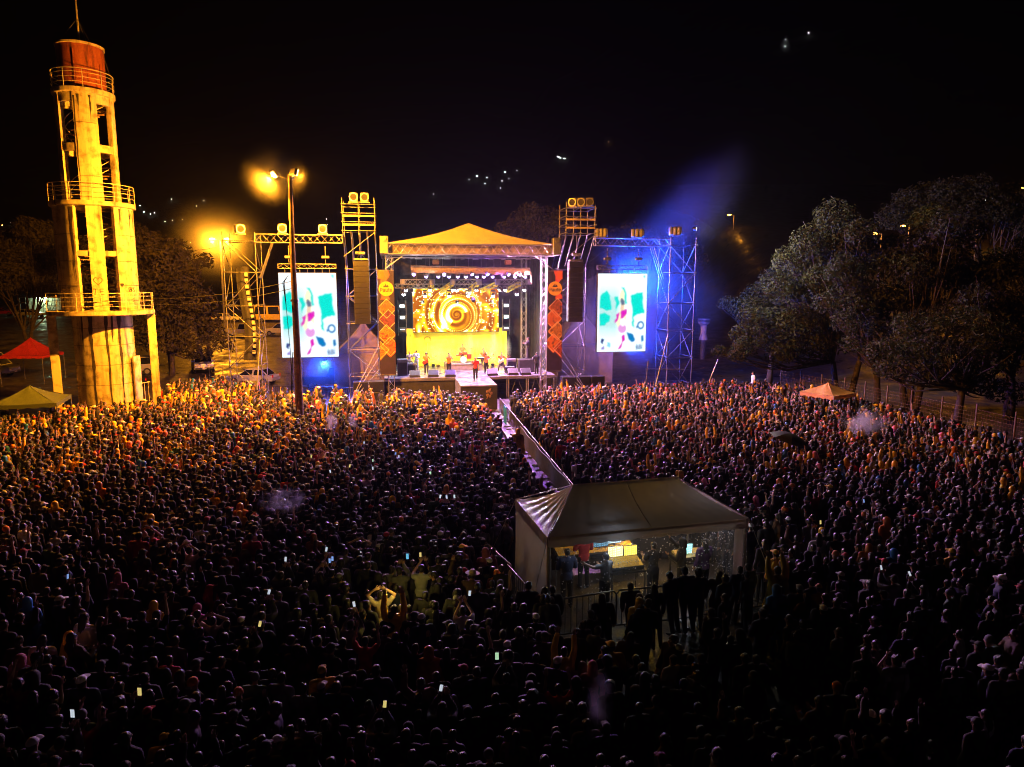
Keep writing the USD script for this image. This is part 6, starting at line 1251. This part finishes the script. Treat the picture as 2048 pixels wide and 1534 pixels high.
put(t, 'shaft', tb((0, 0, .32), (0, 0, -.6), .012), steel)
# ---------------------------------------------------------------- the crowd
rg = np.random.default_rng(2024)
def in_poly(P, poly): return inside(P, poly)
walkw = [sw(-1.6, .2)[:2], sw(-1.6, -4.8)[:2], sw(1.6, -4.8)[:2], sw(1.6, .2)[:2]]
def q2(px_, py_): return tuple(gz(px_, py_, 1.6)[:2])
LEFT = [(-60, 6.5), (.9, 6.5), (1.2, 25), (.75, 27), (-2.2, 45.4), (-3.6, 46.2), q2(930, 800), q2(925, 786), q2(790, 781), q2(765, 800), q2(535, 802), q2(520, 768), q2(440, 756), q2(330, 766), q2(310, 792), q2(150, 806), q2(120, 812), q2(-160, 845)]
RIGHT = [(.9, 6.5), (60, 6.5), (40, 22), (24.6, 27), (24.0, 34), (22.8, 41), (21.4, 46.5), (19.5, 52.0), q2(1330, 768), q2(1130, 770), q2(1080, 781), q2(1005, 784), (-.3, 46.5), (2.9, 26), (2.9, 21.2), (1.5, 20.6), (.9, 16)]
PIT = [q2(535, 805), q2(540, 776), q2(765, 780), q2(770, 808)]
tentp = [tw(-1.05, -1.0)[:2], tw(6.2, -1.0)[:2], tw(6.3, 3.6)[:2], tw(-1.05, 3.6)[:2]]
d0 = .415
gx, gy = np.meshgrid(np.arange(-46, 46, d0), np.arange(6.5, 54, d0)); P = np.stack([gx + (np.round(gy / d0) % 2) * d0 / 2, gy * 1.04], -1).reshape(-1, 2)
P = P + rg.normal(size=P.shape) * .085
ok = in_poly(P, LEFT) | in_poly(P, RIGHT)
pit = in_poly(P, PIT) & ~ok & (rg.random(len(P)) < .30)
ok = (ok | pit) & ~in_poly(P, tentp) & ~in_poly(P, walkw)
ok &= np.hypot(P[:, 0] - TX, P[:, 1] - TY) > 3.6
ok &= np.hypot(P[:, 0] - px, P[:, 1] - py) > .55
for c_, w_ in (((-27.7, 39.3), 1.2), ((19.35, 41.9), 1.3)): ok &= np.hypot(P[:, 0] - c_[0], P[:, 1] - c_[1]) > w_
# keep what the frame could see, plus a margin for a step aside
dep = P[:, 1]; ok &= (np.abs(P[:, 0]) < .80 * dep + 2.5)
# thinner ranks near the camera and right of the tent; a few gaps everywhere
nz = meshkit.noise(np.concatenate([P * .35, P[:, :1] * 0], 1), 9)
keep = np.where(dep < 14, .74, np.where(dep < 20, .84, .93)) - .30 * (nz < .24)
rightdark = (P[:, 0] > 1.5) & (dep < 17.5); keep = np.where(rightdark, keep * .62, keep)
front = [(-.3, 15.6), (6.5, 17), (7.2, 15.0), (1.5, 13.6)]; keep = np.where(in_poly(P, front), .25, keep)
P = P[ok & (rg.random(len(P)) < keep)]
w = np.array([k['w'] for k in KINDS]); wd = w * np.array([.3 if k['tag'] == 'bright' or k['topc'] in ('red', 'pink', 'white', 'cream', 'yellow', 'orange') else 1 for k in KINDS]); w /= w.sum(); wd /= wd.sum()
kinds = np.where(P[:, 1] > 27, rg.choice(len(KINDS), len(P), p=w), rg.choice(len(KINDS), len(P), p=wd))
scale = rg.normal(.975, .045, len(P)).clip(.88, 1.1); scale[(kinds == CONE_KIND)] = 1
tgt = np.array(SO); ang = np.degrees(np.arctan2(-(tgt[0] - P[:, 0]), tgt[1] - P[:, 1])) + rg.normal(0, 16, len(P)); odd = rg.random(len(P)) < .06; ang[odd] += rg.uniform(-120, 120, odd.sum())
PEOPLE = [[P[i, 0], P[i, 1], float(ang[i]), float(scale[i]), int(kinds[i]), None] for i in range(len(P))]
# people holding up phones, and others that stand out, where the photograph shows them
PH = [(661, 947, 'w'), (728, 889, 'w'), (762, 870, 'b'), (806, 875, 'b'), (623, 917, 'y'), (699, 936, 'y'), (746, 925, 'g'), (746, 941, 'w'), (798, 917, 'w'), (791, 911, 'b'), (839, 907, 'w'), (861, 950, 'g'), (905, 862, 'w'), (935, 842, 'g'), (798, 842, 'y'), (985, 851, 'w'), (880, 998, 'w'), (894, 999, 'w'), (909, 998, 'w'), (652, 1105, 'w'), (571, 1125, 'w'), (665, 1124, 'b'), (815, 1120, 'c'), (841, 1116, 'y'), (519, 1256, 'y'), (280, 1394, 'y'), (146, 1438, 'w'), (622, 916, 'y'), (136, 1160, 'b'), (537, 1191, 'w'), (709, 1216, 'w'), (939, 1194, 'w'), (994, 1322, 'g'), (881, 1385, 'w'), (769, 1418, 'y'), (1728, 1007, 'b'), (1641, 1050, 'y'), (1821, 1154, 'w'), (1763, 1142, 'w'), (1481, 914, 'w'), (660, 1128, 'b')]
phones = []
def free(x, y, r):
    global PEOPLE
    PEOPLE = [p for p in PEOPLE if (p[0] - x) ** 2 + (p[1] - y) ** 2 > r * r or p[5]]
def add_person(x, y, a, s_, k, note, r=.36):
    free(x, y, r); PEOPLE.append([x, y, a, s_, k, note])
for i, (a, b, c_) in enumerate(PH):
    g_ = gz(a, b, 1.74); f = math.degrees(math.atan2(-(tgt[0] - g_[0]), tgt[1] - g_[1])); fw = rotz(f) @ np.array([0, .40, 0]); o = g_ - fw
    add_person(o[0], o[1], f, 1.0, PHONE_KINDS[i % 4], 'holding up a lit phone'); phones.append((g_, f, c_, a, b))
idx = lambda head, topc: next(i for i, k in enumerate(KINDS) if k['head'] == head and k['topc'] == topc)
for a, b, k, s_, note in ((660, 872, CONE_KIND, 1, ''), (936, 1155, idx('brim', 'brown'), 1, ''), (983, 1108, idx('hood', 'pink'), 1.02, 'beside the left wall of the sound tent'), (1033, 868, idx('hood', 'yellow'), 1.08, 'in the lane at the dividing barriers'), (45, 1310, idx('hood', 'pink'), 1, 'at the lower left'), (1560, 1195, idx('hood', 'blue'), 1.08, 'right of the sound tent'), (1566, 905, idx('hood', 'blue'), 1, 'in the right crowd'), (1636, 930, idx('hood', 'pink'), 1, 'in the right crowd'), (1770, 1050, idx('hood', 'orange'), 1.05, 'in the right crowd'),
                          (570, 800, idx('hood', 'yellow'), 1, 'behind the rail left of the street lamp pole'), (612, 790, idx('cap', 'yellow'), 1, 'just right of the street lamp pole'), (672, 775, idx('cap', 'yellow'), 1.05, 'at the rear barrier under the left screen'), (640, 775, idx('cap', 'navy'), 1, ''), (1508, 755, idx('short', 'white'), 1.2, 'raised above the crowd by the right trees'), (490, 1010, idx('hood', 'orange'), 1, ''), (1180, 1335, idx('hood', 'pink'), 1, 'in the dark below the sound tent'), (1075, 1375, idx('cap', 'charcoal'), 1, 'in the dark below the sound tent'), (765, 1195, idx('short', 'cream'), 1, 'in the yellow torch light')):
    g_ = gz(a, b, 1.6); add_person(g_[0], g_[1], math.degrees(math.atan2(-(tgt[0] - g_[0]), tgt[1] - g_[1])), s_, k, note or None)
# the three hundred that show largest are things of their own; phone holders among them
PEOPLE.sort(key=lambda p: -((p[5] is not None) * 1e3 - math.hypot(p[0], p[1])))
vis = []
for p in PEOPLE:
    u, v = proj((p[0], p[1], 1.62 * p[3])); vis.append(-5 < u < 2053 and v < 1545)
solo = [p for p, s_ in zip(PEOPLE, vis) if s_][:297]; ids = set(map(id, solo)); rest = [p for p in PEOPLE if id(p) not in ids]
def place_words(p):
    u, v = proj((p[0], p[1], 1.62)); c_ = ['far left', 'left', 'middle left', 'middle', 'middle right', 'right', 'far right'][min(6, max(0, int(u / 293)))]
    if math.hypot(p[0] - tw(TWd / 2, TD / 2)[0], p[1] - tw(TWd / 2, TD / 2)[1]) < 5.2:
        lx = (p[0] - TO[0]) * _tc + (p[1] - TO[1]) * _ts; ly = -(p[0] - TO[0]) * _ts + (p[1] - TO[1]) * _tc
        return 'behind the tent' if ly > TD else 'before the tent' if 0 < lx < TWd and ly < 0 else 'beside the tent wall' if lx <= 0 else 'right of the tent'
    return ('bottom edge' if v > 1450 else 'dark foreground' if v > 1330 else 'near crowd' if v > 1180 else 'mid crowd' if v > 950 else 'far crowd') + ' ' + c_
def words(p):
    h, c_, po = KINDS[p[4]]['words']
    if p[5] and p[5].startswith('holding'): return 'person in %s, %s, phone held up, %s' % (c_, h, place_words(p))
    return 'person in %s, %s, %s' % (c_, h, (po + ', ' if po else '') + (p[5] or place_words(p)))
def lean(p, k): return 7 * (math.sin(p[0] * 31.7 * k + p[1] * 17.3) * .8)
def wide(p): return .86 + .16 * ((p[0] * 7.3 + p[1] * 3.1) % 1)
by = {}
for p in solo: by.setdefault(words(p), []).append(p)
for lab, ps in sorted(by.items()):
    ps.sort(key=lambda p: proj((p[0], p[1], 1.6))[0])
    for k, p in enumerate(ps):
        if len(lab.split()) > 13: lab = lab.replace('hands held in front', 'hands forward').replace('one arm held high', 'arm raised')
        l = lab if len(ps) == 1 else lab + ', ' + (('left of two' if k == 0 else 'right of two') if len(ps) == 2 else ORD[k])
        x = thing('person', l, 'person', (p[0], p[1], 0), p[2] , 'people in the concert crowd', rx=lean(p, 1), ry=lean(p, 2), scale=(p[3] * wide(p), p[3] * wide(p), p[3])); x.GetReferences().AddInternalReference(KINDS[p[4]]['path']); x.SetInstanceable(True)
def quat(x, y, z):
    q = trimesh.transformations.quaternion_from_euler(math.radians(x), math.radians(y), math.radians(z), 'sxyz'); return [float(v) for v in q]
pi = UsdGeom.PointInstancer.Define(stage, '/World/crowd')
targets = []
for i, k in enumerate(KINDS):
    x = UsdGeom.Xform.Define(stage, '/World/crowd/concert_goer' + ('_%03d' % i if i else '')); x.GetPrim().GetReferences().AddInternalReference(k['path']); targets.append(x.GetPath())
pi.CreatePrototypesRel().SetTargets(targets); pi.CreateProtoIndicesAttr([p[4] for p in rest]); pi.CreatePositionsAttr([Gf.Vec3f(p[0], p[1], 0) for p in rest]); pi.CreateScalesAttr([Gf.Vec3f(p[3] * wide(p), p[3] * wide(p), p[3]) for p in rest])
pi.CreateOrientationsAttr([Gf.Quath(*quat(lean(p, 1), lean(p, 2), p[2])) for p in rest])
cd(pi.GetPrim(), label='packed night crowd facing the stage, the farther ranks', category='crowd', kind='stuff')
print('crowd', len(PEOPLE), 'solo', len(solo))
# lit phones
pc = {'w': ('white', (.8, .9, 1)), 'y': ('yellow', (1, .8, .25)), 'b': ('blue', (.3, .5, 1)), 'g': ('greenish', (.6, 1, .6)), 'c': ('turquoise', (.2, .7, 1))}
pr, seen = {}, {}
for g_, f, c_, a, b in phones: seen.setdefault((c_, place_words((g_[0], g_[1]))), []).append((g_, f, a))
for (c_, wh), lst in sorted(seen.items()):
    lst.sort(key=lambda q: q[2])
    for k, (g_, f, a) in enumerate(lst):
        lab = 'phone with lit %s screen held up, %s' % (pc[c_][0], wh) + ('' if len(lst) == 1 else ', ' + ORD[k])
        p = (g_[0], g_[1], g_[2] + .03)
        if c_ not in pr:
            t = pr[c_] = thing('phone', lab, 'phone', p, f, 'phones held up in the crowd'); put(t, 'case', bx((0, .006, .07), (.082, .010, .165), bev=.004), black); put(t, 'display', bx((0, -.002, .07), (.072, .004, .145)), EM('phone_%s' % pc[c_][0], pc[c_][1], .6))
        else: dup(pr[c_], lab, p, f, 'phones held up in the crowd', scale=.8, rx=-14 + 9 * math.sin(a), ry=16 * math.sin(a * 1.7))
g_ = gz(800, 1180, 1.95); t = thing('phone_torch', 'phone torch held high, lighting its neighbours yellow', 'phone', g_, 20)
put(t, 'case', bx((0, 0, 0), (.08, .012, .16), bev=.004), black); put(t, 'flash', MB().sph((0, .012, .05), .012, 1), EM('torch_flash', (1, .9, .4), 60)); light(t, 'SphereLight', (0, .08, .05), None, (1, .72, .12), 7, .03)
add_x, add_y = g_[0] - .1, g_[1] - .15
for k, (dx, dy, kk) in enumerate(((0.0, -.12, idx('short', 'yellow')), )):
    x = thing('person', 'person in a yellow poncho stretching a phone torch up, left of the sound tent', 'person', (add_x + dx, add_y + dy, 0), 10, 'people in the concert crowd'); x.GetReferences().AddInternalReference(KINDS[kk]['path']); x.SetInstanceable(True)
# ---------------------------------------------------------------- puffs of breath and smoke over the crowd
def puff(label, px_, py_, z, r, sc, dens, seed):
    c_ = gz(px_, py_, z); m = trimesh.creation.icosphere(3, 1.0); v = m.vertices * (.7 + .6 * meshkit.fbm(m.vertices * 1.3 + seed, 3, seed))[:, None] * r * np.array(sc)
    mm = usdkit.material(stage, LK + 'smoke_puff_%d' % seed, {'g': ('geometry', {}), 'n': ('noise_texture', {'scale': 2.6 / r * .5, 'detail': 4}), 'm': ('map_range', {'from_min': .46, 'from_max': .72, 'to_min': 0.0, 'to_max': dens}), 'mp': ('mapping', {'mapping_type': 'texture', 'location': c_, 'scale': tuple(r * x for x in sc)}), 'l': ('vector_math', {'math_type': 'length'}), 'd': ('map_range', {'range_type': 'smoothstep', 'from_min': .2, 'from_max': .8, 'to_min': 4.0, 'to_max': 0.0}), 'k': ('math', {'math_type': 'multiply'}), 'v': ('principled_volume', {'color': (.9, .9, .9), 'anisotropy': .2})}, [('g.position', 'n.vector'), ('n.fac', 'm.value'), ('g.position', 'mp.vector'), ('mp.vector', 'l.vector1'), ('l.value', 'd.value'), ('m.result', 'k.value1'), ('d.result', 'k.value2'), ('k.value', 'v.density')], volume='v.volume')
    q = MB().add(v + c_, m.faces); top('smoke_puff', q, mm, label, 'smoke', None, None, True)
puff('white wisp of smoke rising over the left crowd beside the street lamp pole', 664, 845, 2.4, .55, (.8, .8, 1.5), 0.80, 1); puff('smaller wisp of smoke right of the white one', 706, 840, 2.3, .5, (.8, .8, 1.3), 0.48, 2)
puff('broad cloud of smoke over the right crowd below the white canopy', 1730, 845, 2.3, 1.1, (1.3, 1.2, 1.0), 0.56, 3); puff('thin violet smoke in the middle of the left crowd', 565, 1000, 2.2, .8, (1.3, 1, .7), 0.35, 4); puff('faint pale smoke in the dark below the sound tent', 1200, 1400, 2.0, .55, (.6, .6, 1.4), 0.19, 5)
